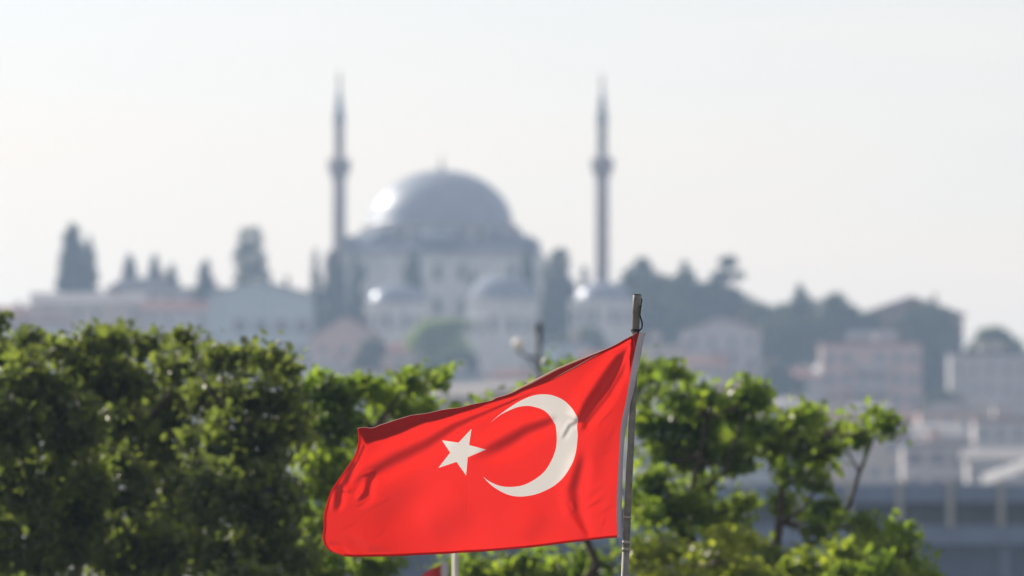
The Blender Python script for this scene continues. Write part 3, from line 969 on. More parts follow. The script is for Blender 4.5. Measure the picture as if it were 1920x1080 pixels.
near_tree('leafy_tree', 52, [(905, 770, 36, 26), (950, 780, 50, 36), (1000, 760, 50, 40), (1058, 692, 22, 18), (1050, 722, 34, 20), (1100, 730, 60, 40), (1060, 800, 80, 60), (950, 880, 80, 80), (1080, 900, 80, 80),
                             (850, 1065, 50, 34), (900, 1075, 60, 34), (980, 1060, 60, 34), (1050, 1070, 60, 36), (1110, 1060, 50, 40)],
          [(1010, 1190, 0, .08), (1120, 1060, .2, .05), (1050, 900, 0, .05), (1040, 760, 0, .025)],
          'leafy tree mostly hidden behind the flag with one bright sprout above its edge', 45, 1.5, .10, mat=m_leafB)
near_tree('leafy_tree', 54, [(1215, 690, 40, 22), (1255, 700, 28, 20), (1200, 730, 30, 22), (1275, 758, 36, 26), (1330, 742, 34, 24), (1402, 735, 34, 28), (1385, 765, 44, 28), (1220, 785, 40, 26), (1300, 795, 56, 32), (1385, 808, 52, 34),
                             (1235, 838, 44, 26), (1310, 850, 56, 34), (1390, 855, 40, 30), (1225, 900, 34, 22), (1310, 905, 30, 20), (1215, 945, 40, 32), (1290, 960, 48, 32), (1360, 965, 44, 30), (1400, 935, 24, 18)],
          [(1312, 1190, 0, .075), (1305, 1060, 0, .05), (1290, 960, 0, .04), (1310, 860, 0, .028), (1330, 780, 0, .018)],
          'green leafy tree just right of the flagpole', 46, 1.5, .108, full=1.22, mat=m_leafB, branches=[[(1300, 1040, 0, .04), (1255, 930, .3, .025), (1225, 840, .4, .015), (1215, 740, .4, .008)], [(1292, 960, 0, .035), (1360, 880, -.2, .022), (1400, 770, -.3, .012)]])
near_tree('leafy_tree', 53.5, [(1455, 800, 34, 28), (1500, 790, 30, 24), (1532, 775, 28, 20), (1470, 835, 44, 30), (1560, 800, 28, 18), (1605, 815, 26, 18), (1645, 778, 20, 20), (1655, 800, 20, 16),
                             (1530, 835, 40, 22), (1540, 870, 28, 18), (1470, 885, 26, 22), (1530, 905, 26, 20), (1470, 940, 26, 20), (1545, 955, 38, 24), (1600, 985, 36, 20), (1530, 990, 24, 16), (1625, 1005, 24, 16)],
          [(1448, 1190, 0, .08), (1450, 1060, 0, .055), (1462, 980, 0, .045), (1470, 880, 0, .03), (1480, 810, 0, .018)],
          'open leafy tree with a bare forked branch at the right', 47, 1.4, .108, full=1.2, mat=m_leafB,
          branches=[[(1455, 1050, 0, .04), (1540, 1010, .1, .03), (1592, 950, .1, .024), (1610, 890, .1, .022), (1630, 840, .1, .017), (1648, 800, .1, .008)],
                    [(1612, 885, .1, .016), (1590, 850, .1, .011), (1575, 810, .1, .006)], [(1628, 842, .1, .012), (1610, 825, .1, .006)]])
near_tree('bush', 52, [(1688, 1000, 28, 22), (1670, 1030, 36, 30), (1700, 1050, 30, 30), (1640, 1070, 46, 30), (1735, 1082, 20, 14), (1690, 1100, 60, 40), (1580, 1080, 40, 24)],
          [(1680, 1190, 0, .04), (1685, 1100, 0, .025), (1690, 1040, 0, .015)], 'bright green bush at the bottom right in front of the terminal', 48, 1.5, .108, full=1.12, mat=m_leafB, cat='bush', group='bushes under the trees')
near_tree('bush', 51.5, [(1230, 1040, 50, 30), (1330, 1050, 40, 34), (1370, 1020, 34, 26), (1400, 1075, 44, 34), (1280, 1090, 60, 30), (1210, 1085, 30, 24)],
          [(1300, 1190, 0, .04), (1305, 1110, 0, .025), (1310, 1060, 0, .015)], 'yellow green bush at the bottom just right of the flagpole', 49, 1.4, .108, full=1.2,
          mat=leaf_mat('yellow_green_leaf', (.08, .11, .03), (.12, .15, .035), (.16, .19, .045), 2.0, .6, .38, .4), cat='bush', group='bushes under the trees')

near_tree('bush', 52.5, [(1440, 1045, 34, 26), (1500, 1060, 40, 28), (1470, 1090, 50, 26), (1545, 1075, 40, 28), (1600, 1060, 34, 24), (1570, 1030, 24, 18)],
          [(1500, 1190, 0, .04), (1505, 1110, 0, .025), (1510, 1080, 0, .015)], 'low sunlit bush between the trunk of the forked tree and the bright green bush', 50, 1.4, .108, full=1.15,
          mat=leaf_mat('sunlit_bush_leaf', (.06, .09, .03), (.09, .125, .03), (.14, .175, .04), 2.0, .6, .38, .4), cat='bush', group='bushes under the trees')
near_tree('bush', 54, [(1225, 1010, 34, 26), (1265, 1000, 30, 22), (1340, 1010, 30, 22), (1400, 1020, 30, 24), (1215, 960, 24, 30)],
          [(1290, 1190, 0, .04), (1292, 1110, 0, .025), (1290, 1040, 0, .015)], 'loose green bush rising behind the yellow green bush beside the flagpole', 51, 1.2, .108, full=1.15,
          mat=m_leafB, cat='bush', group='bushes under the trees')

# ------------------------------------------------------------------ street lamp beyond the trees
m_dark = mottled('dark_painted_steel', (0.035, 0.04, 0.045), (0.025, 0.03, 0.035), scale=3, rough=.7, spec=.2)
m_globe = mottled('white_glass_globe', (0.8, 0.79, 0.76), (0.75, 0.74, 0.72), scale=3, rough=.12, spec=.8)
YL = 108.
q = P(1011, 620, YL)
lamp = empty('street_lamp', (q.x, YL, 0))
tag(lamp, 'dark street lamp post with one side arm and white globe above the flag', 'street lamp')
b = MB()
b.tube([(0, 0, 0), (0, 0, q.z * .5), (0, 0, q.z)], [.10, .07, .05], 12)
b.lathe(0, 0, [(.07, q.z), (.085, q.z + .04), (.05, q.z + .12), (.01, q.z + .18)], 12)
b.build('pole', m_dark, lamp)
za = P(0, 672, YL).z
b = MB()
dx = (972 - 1011) * YL / F
b.tube([(0, 0, za), (dx * .5, 0, za + .02), (dx * .92, 0, za + .10), (dx, 0, za + .16)], [.035, .032, .026, .022], 8)
b.tube([(0, 0, za - .3), (dx * .3, 0, za - .1), (dx * .5, 0, za + .0)], [.022, .022, .022], 8)
arm = b.build('arm', m_dark, lamp)
b = MB()
zg = P(0, 645, YL).z
b.lathe(dx, 0, [(.045, zg - .12), (.07, zg - .10), (.10, zg - .05), (.115, zg), (.10, zg + .06), (.06, zg + .10), (.01, zg + .115)], 20)
b.build('lamp_globe', m_globe, arm)

# ------------------------------------------------------------------ flag cloth
def cloth_mat(name, col, trans, fac=.5, rough=.45, spec=.5, weave=.05):
    m, t, b = new_mat(name)
    N = t.nodes
    tc = N.new('ShaderNodeTexCoord')
    no = N.new('ShaderNodeTexNoise')
    no.inputs['Scale'].default_value = 3.0
    no.inputs['Detail'].default_value = 6
    mr = N.new('ShaderNodeMapRange')
    mr.inputs[3].default_value = .92
    mr.inputs[4].default_value = 1.06
    t.links.new(tc.outputs['Object'], no.inputs['Vector'])
    t.links.new(no.outputs['Fac'], mr.inputs[0])
    outs = []
    for c_ in (col, trans):
        mx = N.new('ShaderNodeMix'); mx.data_type = 'RGBA'; mx.blend_type = 'MULTIPLY'
        mx.inputs[0].default_value = 1
        mx.inputs[6].default_value = (*c_, 1)
        t.links.new(mr.outputs[0], mx.inputs[7])
        outs.append(mx.outputs[2])
    t.links.new(outs[0], b.inputs['Base Color'])
    b.inputs['Roughness'].default_value = rough
    b.inputs['Specular IOR Level'].default_value = spec
    b.inputs['Sheen Weight'].default_value = .3
    b.inputs['Sheen Roughness'].default_value = .4
    # fine weave
    wv = N.new('ShaderNodeTexNoise'); wv.inputs['Scale'].default_value = 160; wv.inputs['Detail'].default_value = 2
    t.links.new(tc.outputs['Object'], wv.inputs['Vector'])
    bp = N.new('ShaderNodeBump'); bp.inputs['Strength'].default_value = weave; bp.inputs['Distance'].default_value = .002
    t.links.new(wv.outputs['Fac'], bp.inputs['Height'])
    t.links.new(bp.outputs['Normal'], b.inputs['Normal'])
    tr = N.new('ShaderNodeBsdfTranslucent')
    t.links.new(outs[1], tr.inputs['Color'])
    ms = N.new('ShaderNodeMixShader'); ms.inputs[0].default_value = fac
    t.links.new(b.outputs[0], ms.inputs[1]); t.links.new(tr.outputs[0], ms.inputs[2])
    t.links.new(ms.outputs[0], N['Material Output'].inputs['Surface'])
    return m


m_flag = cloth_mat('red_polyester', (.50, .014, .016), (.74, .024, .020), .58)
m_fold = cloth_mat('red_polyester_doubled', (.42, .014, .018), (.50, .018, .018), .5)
m_white = cloth_mat('white_polyester', (.62, .61, .62), (.64, .62, .62), .5)
m_sleeve = cloth_mat('white_hoist_tape', (.50, .48, .58), (.30, .28, .34), .25)

YF = 28.0
POLE_D = .0235
sf = YF / F
CREST = [(670.5, 803.5), (676, 802), (685, 801), (694, 802.5), (703, 801), (712, 797), (725, 793), (743, 787), (757, 783), (770, 779), (785, 777), (800, 775), (816, 771.5), (832, 768), (862, 764), (887, 758), (913, 753),
         (922, 751), (930, 746), (945, 741.5), (961, 735.5), (977, 727), (993, 719), (1010, 710), (1027, 701), (1047, 691), (1068, 682), (1089, 673.5), (1110, 665), (1146, 650), (1165, 640), (1185, 629), (1199, 622)]
FLAP = [(673.5, 811), (685, 831), (697, 827), (708, 824.5), (720, 822), (733, 817), (753, 810), (770, 802), (782, 797), (795, 792), (815, 788), (837, 782), (860, 774), (890, 765), (913, 756),
        (922, 752.8), (930, 751), (945, 746.5), (960, 742), (979, 732.5), (1013, 720), (1034, 711.5), (1055, 700), (1080, 687), (1103, 674), (1130, 660.5), (1146, 653.5), (1165, 644), (1186, 632.5), (1199, 626)]
HOIST = [(1199, 622), (1192, 650), (1183, 696), (1174, 750), (1165, 791), (1161.5, 830), (1160, 860), (1159, 880), (1156.5, 921), (1156, 950), (1156, 974), (1157, 1008)]
BOTTOM = [(1157, 1008), (1135, 1009.8), (1111, 1012.5), (1085, 1015.5), (1060, 1018.5), (1010, 1025), (960, 1030), (911, 1034), (874, 1036), (827, 1039), (780, 1041), (747, 1042.8), (694, 1044), (660, 1044.2), (644, 1043)]
FLY = [(644, 1043), (633, 1038.5), (620, 1034), (610, 1024), (605.5, 1013), (605, 1004), (607, 990), (607.5, 964), (612, 947), (619.6, 923), (630, 906), (645.5, 884), (654, 872), (662, 860), (668, 846), (671.5, 830), (672, 817), (670.5, 803.5)]


def resample(pl, step, smooth=True):
    """Catmull-Rom through the points, resampled evenly"""
    pl = [np.array(p, float) for p in pl]
    if smooth:
        ext = [2 * pl[0] - pl[1]] + pl + [2 * pl[-1] - pl[-2]]
        out = []
        for i in range(1, len(ext) - 2):
            p0, p1, p2, p3 = ext[i - 1:i + 3]
            for t in np.linspace(0, 1, 8, endpoint=False):
                out.append(.5 * (2 * p1 + (p2 - p0) * t + (2 * p0 - 5 * p1 + 4 * p2 - p3) * t * t + (-p0 + 3 * p1 - 3 * p2 + p3) * t ** 3))
        out.append(pl[-1])
    else:
        out = pl
    out = np.array(out)
    d = np.r_[0, np.cumsum(np.linalg.norm(np.diff(out, axis=0), axis=1))]
    n = max(2, int(round(d[-1] / step)) + 1)
    u = np.linspace(0, d[-1], n)
    return np.column_stack([np.interp(u, d, out[:, 0]), np.interp(u, d, out[:, 1])])


CR_OUT = [(919, 793), (929, 784), (940, 775), (960, 761), (980, 749.4), (1002.5, 741), (1022.5, 739.4), (1040, 742.5), (1057.5, 751), (1071, 764), (1079, 776), (1083.5, 785), (1083, 792), (1082, 800), (1083.2, 814), (1082.5, 825), (1080.6, 842.5), (1077, 858),
          (1071, 872.5), (1057.5, 893.7), (1040, 910), (1020, 921), (1000, 928), (977.5, 931), (957.5, 929), (940, 922), (924, 912), (913, 902), (906, 893.7)]
CR_IN = [(906, 893.7), (917.5, 902.5), (936, 910.6), (955, 913), (977.5, 910.6), (997.5, 902), (1017.5, 887.5), (1031, 869), (1041, 845), (1043.9, 823.7), (1042, 800), (1037.5, 790), (1029, 777.5), (1019, 769), (1006, 764),
         (990, 761), (972.5, 763), (956, 769), (940, 776.8), (929, 784.8), (919, 793)]
STAR = [(884, 804), (879.5, 834.5), (911, 843), (877, 857.5), (874, 891.7), (856, 866), (821.7, 877.5), (844, 848.7), (828.7, 825.5), (859.7, 830)]

# creases: polyline, half width px, depth slope at the centre (positive = darker against the sun)
CREASES = [
    ([(1188, 642), (1160, 672), (1130, 720), (1105, 756), (1084, 796)], [3, 9, 13, 13, 10], .85, (.02, .05)),
    ([(1186, 650), (1165, 700), (1140, 742), (1112, 778), (1086, 812)], [2.5, 5, 6, 6, 5], .6, (.1, .1)),
    ([(1190, 640), (1150, 662), (1120, 678)], [2, 3, 2.5], .35, (.1, .5)),
    ([(1084, 790), (1068, 798), (1060, 812), (1052, 828)], [5, 4, 4, 3], .55, (.1, .35)),
    ([(1050, 780), (1034, 788), (985, 806), (952, 826), (912, 846), (878, 866)], [6, 9, 12, 14, 13, 8], .52, (.15, .35)),
    ([(985, 742), (940, 762), (890, 782), (850, 800), (800, 832), (745, 858), (690, 888), (650, 915)], [2.5, 3, 5, 8, 12, 14, 12, 9], .48, (.1, .12)),
    ([(1010, 733), (960, 752), (900, 775)], [2, 2, 2], .5, (.2, .4)),
    ([(1092, 830), (1086, 870), (1073, 918), (1078, 962), (1092, 990), (1106, 1010)], [6, 10, 12, 11, 8, 5], .55, (.25, .08)),
    ([(1076, 958), (1070, 945), (1072, 938)], [3, 4, 3], .4, (.3, .3)),
    ([(1145, 800), (1120, 860), (1118, 920)], [16, 18, 16], .12, (.3, .3)),
    ([(702, 886), (692, 900), (686, 925), (668, 945)], [4, 6, 7, 4], .8, (.2, .3)),
    ([(708, 884), (690, 890), (676, 893)], [3, 3.5, 2.5], .8, (.3, .3)),
    ([(644, 905), (634, 918), (632, 940), (628, 965)], [6, 7, 7, 4], .8, (.2, .35)),
    ([(668, 862), (656, 885), (646, 905), (642, 916)], [4, 6, 6, 4], .65, (.2, .3)),
    ([(638, 918), (648, 922), (657, 927)], [2.5, 3, 2], -.7, (.3, .3)),
    ([(684, 832), (672, 860), (662, 880)], [3, 3, 2.5], .5, (.1, .3)),
    ([(700, 930), (680, 945), (664, 952)], [3, 3, 3], .4, (.3, .3)),
    ([(875, 893), (874, 940), (876, 1000)], [1.8, 1.6, 1.6], .09, (.1, .3)),
    ([(900, 950), (840, 985), (800, 1020)], [34, 36, 26], .13, (.3, .3)),
    ([(800, 900), (740, 940), (690, 990)], [26, 30, 26], .10, (.3, .3)),
    ([(1030, 960), (1010, 985), (980, 1020)], [20, 22, 20], .10, (.3, .3)),
    ([(612, 1022), (636, 1030), (656, 1042)], [4, 5, 3], .6, (.3, .3)),
    ([(1140, 905), (1110, 925), (1095, 945)], [4, 5, 4], .12, (.3, .3)),
    ([(650, 1000), (690, 1028), (740, 1036)], [9, 10, 7], -.25, (.3, .3)),
]
rngf = np.random.default_rng(5)
for k in range(26):                      # small random wrinkles, mostly near the free end and the hoist
    if k % 2:
        x, y = rngf.uniform(625, 720), rngf.uniform(850, 1020)
    else:
        x, y = rngf.uniform(1090, 1155), rngf.uniform(720, 1000)
    a = math.radians(rngf.uniform(20, 75))
    L = rngf.uniform(15, 40)
    CREASES.append(([(x + L * math.cos(a), y - L * math.sin(a)), (x, y), (x - L * math.cos(a), y + L * math.sin(a) * .8)], [2.5, 4, 2.5], rngf.uniform(.05, .16), (.4, .4)))


def flag_depth(XY):
    """metres behind the picture depth YF for photo-pixel points"""
    X, Yp = XY[:, 0], XY[:, 1]
    u = (1199 - X) / 600.0
    f = 0.05 * np.sin(u * 5.2 + .4 + (Yp - 800) * .0035) + 0.012 * np.sin(u * 13 + (Yp - 800) * .012)
    f = f - 0.02
    edge = np.clip(u / .06, 0, 1)
    f = f * edge * (2 - edge)
    f = f - 0.035 * (1 - np.clip(u / .25, 0, 1)) * 0
    for pl, wd, slope, ends in CREASES:
        pl = np.array(pl, float)
        seg = np.diff(pl, axis=0)
        ln = np.linalg.norm(seg, axis=1)
        cum = np.r_[0, np.cumsum(ln)]
        wd = np.array(wd, float)
        mg = wd.max() * 4 + 2
        lo, hi = pl.min(0) - mg, pl.max(0) + mg
        idx = np.nonzero((X > lo[0]) & (X < hi[0]) & (Yp > lo[1]) & (Yp < hi[1]))[0]
        if not len(idx): continue
        x, y = X[idx], Yp[idx]
        best = np.full(len(idx), 1e9)
        sd = np.zeros(len(idx))
        tt = np.zeros(len(idx))
        for i in range(len(seg)):
            rx, ry = x - pl[i, 0], y - pl[i, 1]
            t = np.clip((rx * seg[i, 0] + ry * seg[i, 1]) / ln[i] ** 2, 0, 1)
            dx, dy = rx - t * seg[i, 0], ry - t * seg[i, 1]
            d = np.hypot(dx, dy)
            cr = np.sign(seg[i, 0] * ry - seg[i, 1] * rx)      # which side
            m_ = d < best
            best = np.where(m_, d, best)
            sd = np.where(m_, cr * d, sd)
            tt = np.where(m_, cum[i] + t * ln[i], tt)
        wl = np.interp(tt, cum, wd)
        T = tt / cum[-1]
        e0, e1 = ends
        tp = np.clip(T / e0, 0, 1) * np.clip((1 - T) / e1, 0, 1)
        tp = tp * tp * (3 - 2 * tp) * 1.35
        # points run from upper right to lower left: the positive side is the upper left one
        q = sd / wl
        f[idx] += tp * slope * (wl * sf) * q * np.exp(-q * q / 2)
    return pole_wrap(X, Yp, f)


def pole_wrap(X, Yp, f):
    xc = 1194.7 + (Yp - 553) * (1171.5 - 1194.7) / 527
    D, r = POLE_D, 7.9 * sf
    dx = (X - xc) * sf
    cyl = D - np.sqrt(np.clip(r * r - dx * dx, (.22 * r) ** 2, None)) - .0012
    left = (D - .22 * r) * np.exp(np.clip(dx + r, None, 0) / (38 * sf))
    g = np.where(dx < -r * .975, left, np.where(dx < 0, cyl, D - r - .0012))
    W = np.clip((712 - Yp) / 50, 0, 1)
    W = W * W * (3 - 2 * W)
    return f * (1 - W * np.exp(np.clip(dx + r, None, 0) / (7 * sf))) + W * g


def flag_points(XY, off=0.0):
    f = flag_depth(XY) + off
    Yw = YF + f
    return np.column_stack([(XY[:, 0] - 960) * Yw / F, Yw, CZ + (HY - XY[:, 1]) * Yw / F])


def flag_normals(XY):
    e = .6
    px = flag_points(XY + [e, 0]) - flag_points(XY - [e, 0])
    pz = flag_points(XY + [0, -e]) - flag_points(XY - [0, -e])
    n = np.cross(px, pz)
    n /= np.linalg.norm(n, axis=1, keepdims=True)
    return np.where(n[:, 1:2] > 0, -n, n)


fl_root = empty('flag', P(1199, 640, YF))
tag(fl_root, 'red flag with a white crescent and star blowing to the left of its pole', 'flag')
FO = np.array(fl_root.location)

outer = np.concatenate([resample(CREST[::-1], 3.0)[::-1][:-1], resample(HOIST, 3.0)[:-1], resample(BOTTOM, 3.0)[:-1], resample(FLY, 3.0)[:-1]])
cres = np.concatenate([resample(CR_OUT, 2.6)[:-1], resample(CR_IN, 2.6)[:-1]])
star = np.concatenate([resample([STAR[i], STAR[(i + 1) % 10]], 2.6, False)[:-1] for i in range(10)])


def inside(pt, poly):
    x, y = pt[:, 0], pt[:, 1]
    r = np.zeros(len(pt), bool)
    j = len(poly) - 1
    for i in range(len(poly)):
        xi, yi = poly[i]
        xj, yj = poly[j]
        c_ = ((yi > y) != (yj > y)) & (x < (xj - xi) * (y - yi) / (yj - yi + 1e-12) + xi)
        r ^= c_
        j = i
    return r


gx, gy = np.meshgrid(np.arange(602, 1204, 2.9), np.arange(618, 1050, 2.9))
G = np.column_stack([gx.ravel(), gy.ravel()]) + rngf.uniform(-.25, .25, (gx.size, 2))
G = G[inside(G, outer)]
allb = np.concatenate([outer, cres, star])
keep = np.ones(len(G), bool)
for k in range(0, len(G), 2000):
    d = np.min(np.hypot(G[k:k + 2000, None, 0] - allb[None, :, 0], G[k:k + 2000, None, 1] - allb[None, :, 1]), axis=1)
    keep[k:k + 2000] = d > 1.1
G = G[keep]
pts = np.concatenate([outer, cres, star, G])
edges = []
o = 0
for poly in (outer, cres, star):
    n = len(poly)
    edges += [(o + i, o + (i + 1) % n) for i in range(n)]
    o += n
res = delaunay_2d_cdt([Vector(p) for p in pts], edges, [], 0, 1e-5, False)
TV = np.array([tuple(v) for v in res[0]])
TF = np.array([tuple(f)[::-1] for f in res[2] if len(f) == 3])   # wound to face the viewer
cen = TV[TF].mean(axis=1)
inO = inside(cen, outer)
inC = inside(cen, cres)
inS = inside(cen, star)


def cloth_part(name, sel, mat, parent):
    f = TF[sel]
    used, inv = np.unique(f.ravel(), return_inverse=True)
    XY = TV[used]
    V = flag_points(XY) - FO
    o = np_mesh(name, V, inv.reshape(-1, 3), mat, parent, True)
    o.data.normals_split_custom_set_from_vertices([tuple(n) for n in flag_normals(XY)])
    return o


cloth_part('cloth', inO & ~inC & ~inS, m_flag, fl_root)
cloth_part('crescent', inO & inC, m_white, fl_root)
cloth_part('star', inO & inS, m_white, fl_root)


def strip(name, A, B, offA, offB, mat, parent, rows=6, bulge=0.0, over=0.0):
    """cloth strip between two photo-pixel lines with equal point counts, lying offA / offB metres behind the sheet"""
    n = len(A)
    V = []
    for j in range(rows + 1):
        t = j / rows
        XY = A * (1 - t) + B * t
        V.append(flag_points(XY, offA * (1 - t) + offB * t + bulge * math.sin(math.pi * t)) - FO)
    V = np.concatenate(V)
    Fq = np.array([(j * n + i, j * n + i + 1, (j + 1) * n + i + 1, (j + 1) * n + i) for j in range(rows) for i in range(n - 1)])
    return np_mesh(name, V, Fq, mat, parent, True)


def samecount(A, B, n):
    def rs(pl):
        r = resample(pl, 1.0)
        k = np.linspace(0, len(r) - 1, n)
        i0 = np.floor(k).astype(int).clip(0, len(r) - 2)
        t = (k - i0)[:, None]
        return r[i0] * (1 - t) + r[i0 + 1] * t
    return rs(A), rs(B)


# top edge folded over behind the sheet, with a second turn for its own hem
A, B = samecount(CREST, FLAP, 240)
for _ in range(1):
    # pair by x so the strip does not shear
    B2 = np.column_stack([A[:, 0], np.interp(A[:, 0], B[:, 0], B[:, 1])])
    m_ = A[:, 0] < 690
    B2[m_] = B[m_]
    tt = np.clip((A[:, 0] - 690) / 20, 0, 1)[:, None]
    B = B * (1 - tt) + B2 * tt
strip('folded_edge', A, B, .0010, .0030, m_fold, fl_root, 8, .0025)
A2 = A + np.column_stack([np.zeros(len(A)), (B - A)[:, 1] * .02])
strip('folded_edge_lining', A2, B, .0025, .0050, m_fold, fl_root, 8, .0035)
# hems
bt = resample(BOTTOM, 3)
up = bt.copy(); up[:, 1] -= 5.2
strip('hem', up, bt, .0022, .0022, m_flag, fl_root, 2)
strip('hem', up, bt, .0040, .0040, m_flag, fl_root, 2)
fl = resample(FLY, 3)
inn = fl.copy(); inn[:, 0] += 3.0; inn[:, 1] -= .8
strip('hem', fl, inn, .0022, .0022, m_flag, fl_root, 2)
strip('hem', fl, inn, .0040, .0040, m_flag, fl_root, 2)
# rolled crest and fold lip, their sunlit rim painted in as pale pink
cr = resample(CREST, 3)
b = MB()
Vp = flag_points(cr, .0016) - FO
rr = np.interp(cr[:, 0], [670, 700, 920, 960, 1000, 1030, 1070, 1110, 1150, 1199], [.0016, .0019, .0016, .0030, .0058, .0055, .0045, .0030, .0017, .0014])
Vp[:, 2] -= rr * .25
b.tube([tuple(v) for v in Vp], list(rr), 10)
m_rim = cloth_mat('painted_sunlit_rim', (.92, .58, .50), (.80, .20, .15), .25, rough=.42, spec=1.0)
b.build('rolled_edge_painted_rim', m_rim, fl_root)
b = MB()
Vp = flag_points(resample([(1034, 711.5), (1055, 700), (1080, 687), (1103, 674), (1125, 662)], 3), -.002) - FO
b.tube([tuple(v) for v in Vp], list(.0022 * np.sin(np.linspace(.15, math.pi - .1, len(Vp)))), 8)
b.build('fold_lip_painted_rim', m_rim, fl_root)

# hoist sleeve
SL = [(1199, 623), (1192, 650), (1183, 696), (1174, 750), (1165, 791), (1161.5, 830), (1160, 860), (1159, 880), (1156.5, 921), (1156, 950), (1156, 974), (1157, 1008)]
SR = [(1210.5, 624), (1206, 641), (1201, 671), (1195, 699), (1188, 733), (1181.5, 759), (1176.5, 791), (1171, 825), (1168.5, 860), (1167, 901), (1166, 952), (1167, 1007.5)]
A, B = samecount(SL, SR, 110)
n = len(A); V = []
for j in range(9):
    t = j / 8
    XY = A * (1 - t) + B * t
    base = flag_points(np.minimum(A, A)) [:, 1] - YF
    Yw = YF + base - .006 - .006 * math.sin(math.pi * t) + .001 * np.sin(np.arange(n) * .35 + t * 3)
    V.append(np.column_stack([(XY[:, 0] - 960) * Yw / F, Yw, CZ + (HY - XY[:, 1]) * Yw / F]) - FO)
for j in range(9):
    t = 1 - j / 8
    XY = A * (1 - t) + B * t
    Yw = YF + base + .001 + .001 * math.sin(math.pi * t)
    V.append(np.column_stack([(XY[:, 0] - 960) * Yw / F, Yw, CZ + (HY - XY[:, 1]) * Yw / F]) - FO)
V = np.concatenate(V)
Fq = [(j * n + i, j * n + i + 1, (j + 1) * n + i + 1, (j + 1) * n + i) for j in range(17) for i in range(n - 1)]
Fq += [(17 * n + i, 17 * n + i + 1, i + 1, i) for i in range(n - 1)]
np_mesh('hoist_sleeve', V, np.array(Fq), m_sleeve, fl_root, True)
# tie line that hangs from the sleeve
m_rope = mottled('black_cord', (0.02, 0.02, 0.022), (0.012, 0.012, 0.013), scale=60, rough=.7)
m_thin = mottled('grey_cord', (0.25, 0.25, 0.25), (0.16, 0.16, 0.17), scale=60, rough=.8)
b = MB()
pp = [P(1157 + 1.2 * math.sin(k * .9) + k * .25, 1008 + k * 9, YF - .002) - Vector(FO) for k in range(12)]
b.tube(pp, .0010, 6)
for k in range(4):
    q = P(1156.5 + (k % 2) * 2, 1011 + k * 3.6, YF - .004) - Vector(FO)
    b.tube([q + Vector((-.003, 0, 0)), q + Vector((0, -.003, .003)), q + Vector((.003, 0, -.002))], .0014, 6)
b.build('tie_cord', m_thin, fl_root)

# ------------------------------------------------------------------ flagpole
m_alu = mottled('weathered_aluminium', (0.20, 0.205, 0.20), (0.11, 0.115, 0.115), scale=22, rough=.62, spec=.35, metal=.1, bump=.15, lo=.3, hi=.7)
m_tape = mottled('grey_tape', (0.33, 0.32, 0.31), (0.22, 0.21, 0.21), scale=40, rough=.6)
YP = YF + POLE_D
ptop, pbot = P(1194.7, 553, YP), P(1171.5, 1080, YP)
dirp = (ptop - pbot).normalized()
zero = pbot + dirp * ((0 - pbot.z) / dirp.z)
pole = empty('flagpole', zero)
tag(pole, 'weathered grey metal flagpole leaning slightly, with a dark cord loop near its top', 'flagpole')
Lp = (ptop - zero).length
sp_ = YP / F


def pole_at(py):
    q = P(1194.7 + (py - 553) * (1171.5 - 1194.7) / 527, py, YP)
    return q - zero


b = MB()
rt, rm, rb = 7.9 * sp_, 7.2 * sp_, 7.0 * sp_
b.tube([(0, 0, 0), pole_at(1400), pole_at(1031), pole_at(1030)], [rb * 1.08, rb * 1.05, rb, rb * .3], 24)
b.build('lower_tube', m_alu, pole)
b = MB()
b.tube([pole_at(1034), pole_at(1029), pole_at(1028), pole_at(900), pole_at(700), pole_at(589), pole_at(588), pole_at(553.6), pole_at(553)],
       [rb * .6, rb * .9, rm * .93, rm * .93, rm * .97, rm, rt, rt, rt * .94], 32)
b.build('upper_tube', m_alu, pole)
b = MB()
b.tube([pole_at(553.2), pole_at(552), pole_at(551.6)], [rt * 1.03, rt * 1.03, rt * .9], 24)
b.build('end_cap', m_dark, pole)
for a, c_ in ((968, 973), (1014, 1020), (1027, 1034)):
    b = MB(); b.tube([pole_at(a), pole_at(c_)], rm * 1.06, 24); b.build('tape_band', m_tape, pole)
# screw and pulley eye near the top
for py, dx, r in ((561, -4, .0035), (566, -5, .0028), (575, 5.5, .003)):
    b = MB(); q = pole_at(py) + Vector((dx * sp_, -rt * .78, 0))
    b.tube([q, q + Vector((0, -.006, 0))], [r, r * .8], 10); b.build('screw', m_dark, pole)
b = MB()
q = pole_at(560)
b.tube([q + Vector((rt * .9, -.004, 0)), q + Vector((rt * 1.15, -.004, -.002)), q + Vector((rt * 1.15, -.004, -.012)), pole_at(575) + Vector((rt * .95, -.004, 0))], .003, 8)
b.build('eye_bolt', m_dark, pole)
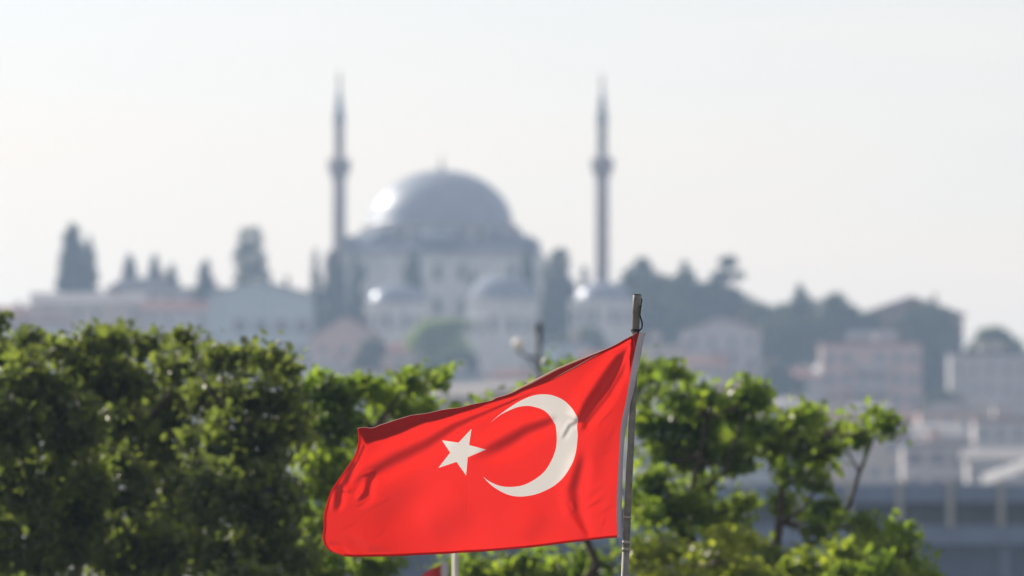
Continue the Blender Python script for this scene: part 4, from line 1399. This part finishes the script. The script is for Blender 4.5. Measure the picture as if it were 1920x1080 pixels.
# rope loop to the flag corner
rope = []
for px, py in ((1202, 572), (1200.5, 582), (1199.8, 590), (1201.5, 597), (1203.8, 604), (1204.3, 611), (1202.8, 616), (1200, 618.5), (1197.5, 620), (1196, 624)):
    rope.append(P(px, py, YF - .002) - zero)
b = MB(); b.tube(rope, .0040, 8); ro = b.build('cord', m_rope, pole)
b = MB()
for k in range(3):
    q = pole_at(618 + k * 1.6)
    ring = [q + Vector((math.cos(a) * rm * 1.12, math.sin(a) * rm * 1.12, math.sin(a * 2) * .001)) for a in np.linspace(0, 2 * math.pi, 20)]
    b.tube(ring, .0018, 6)
b.build('cord_wrap', m_rope, pole)

# ------------------------------------------------------------------ second flag and pole low behind the main flag
YG = 40.
sg = YG / F
q0 = P(854, 1020, YG)
p2 = empty('flagpole', (q0.x, YG, 0))
tag(p2, 'pale blurred pole below the main flag carrying a dark red flag', 'flagpole')
b = MB()
b.tube([(0, 0, 0), (0, 0, 2.5), (0, 0, q0.z)], [.026, .024, .021], 16)
b.lathe(0, 0, [(.021, q0.z), (.03, q0.z + .01), (.03, q0.z + .03), (.01, q0.z + .045)], 16)
b.build('tube', mottled('pale_painted_pole', (0.5, 0.48, 0.44), (0.4, 0.38, 0.35), scale=10, rough=.4), p2)
f2 = empty('flag', (q0.x - .03, YG - .04, P(0, 1062, YG).z))
tag(f2, 'dark red flag with a white edge tape hanging low behind the main flag', 'flag')
V, n, m = [], 14, 10
for j in range(m + 1):
    for i in range(n + 1):
        u, v = i / n, j / m
        x = -.07 - u * .42
        z = .01 - v * .62 - u * .32 + .03 * math.sin(u * 6)
        V.append((x, .05 * math.sin(u * 9 + v * 2) - .02, z))
b = MB(); b.add(V, [(j * (n + 1) + i, j * (n + 1) + i + 1, (j + 1) * (n + 1) + i + 1, (j + 1) * (n + 1) + i) for j in range(m) for i in range(n)], True)
b.build('cloth', cloth_mat('dark_red_polyester', (.28, .012, .02), (.20, .012, .02), .3), f2)
b = MB(); b.box(-.068, -.022, -.03, -.015, -.62, .03); b.build('hoist_sleeve', m_sleeve, f2)

# ------------------------------------------------------------------ haze
hz = MB(); hz.box(-2700, 2700, -450, 3300, -1.5, 125)
m, t, bb = new_mat('haze_air')
t.nodes.remove(bb)
pv = t.nodes.new('ShaderNodeVolumePrincipled')
pv.inputs['Color'].default_value = (.46, .65, .96, 1)
pv.inputs['Density'].default_value = .00036
pv.inputs['Anisotropy'].default_value = .3
t.links.new(pv.outputs[0], t.nodes['Material Output'].inputs['Volume'])
ho = hz.build('haze', m)
tag(ho, 'thin bluish haze lying over the far shore', 'haze', None, 'stuff')
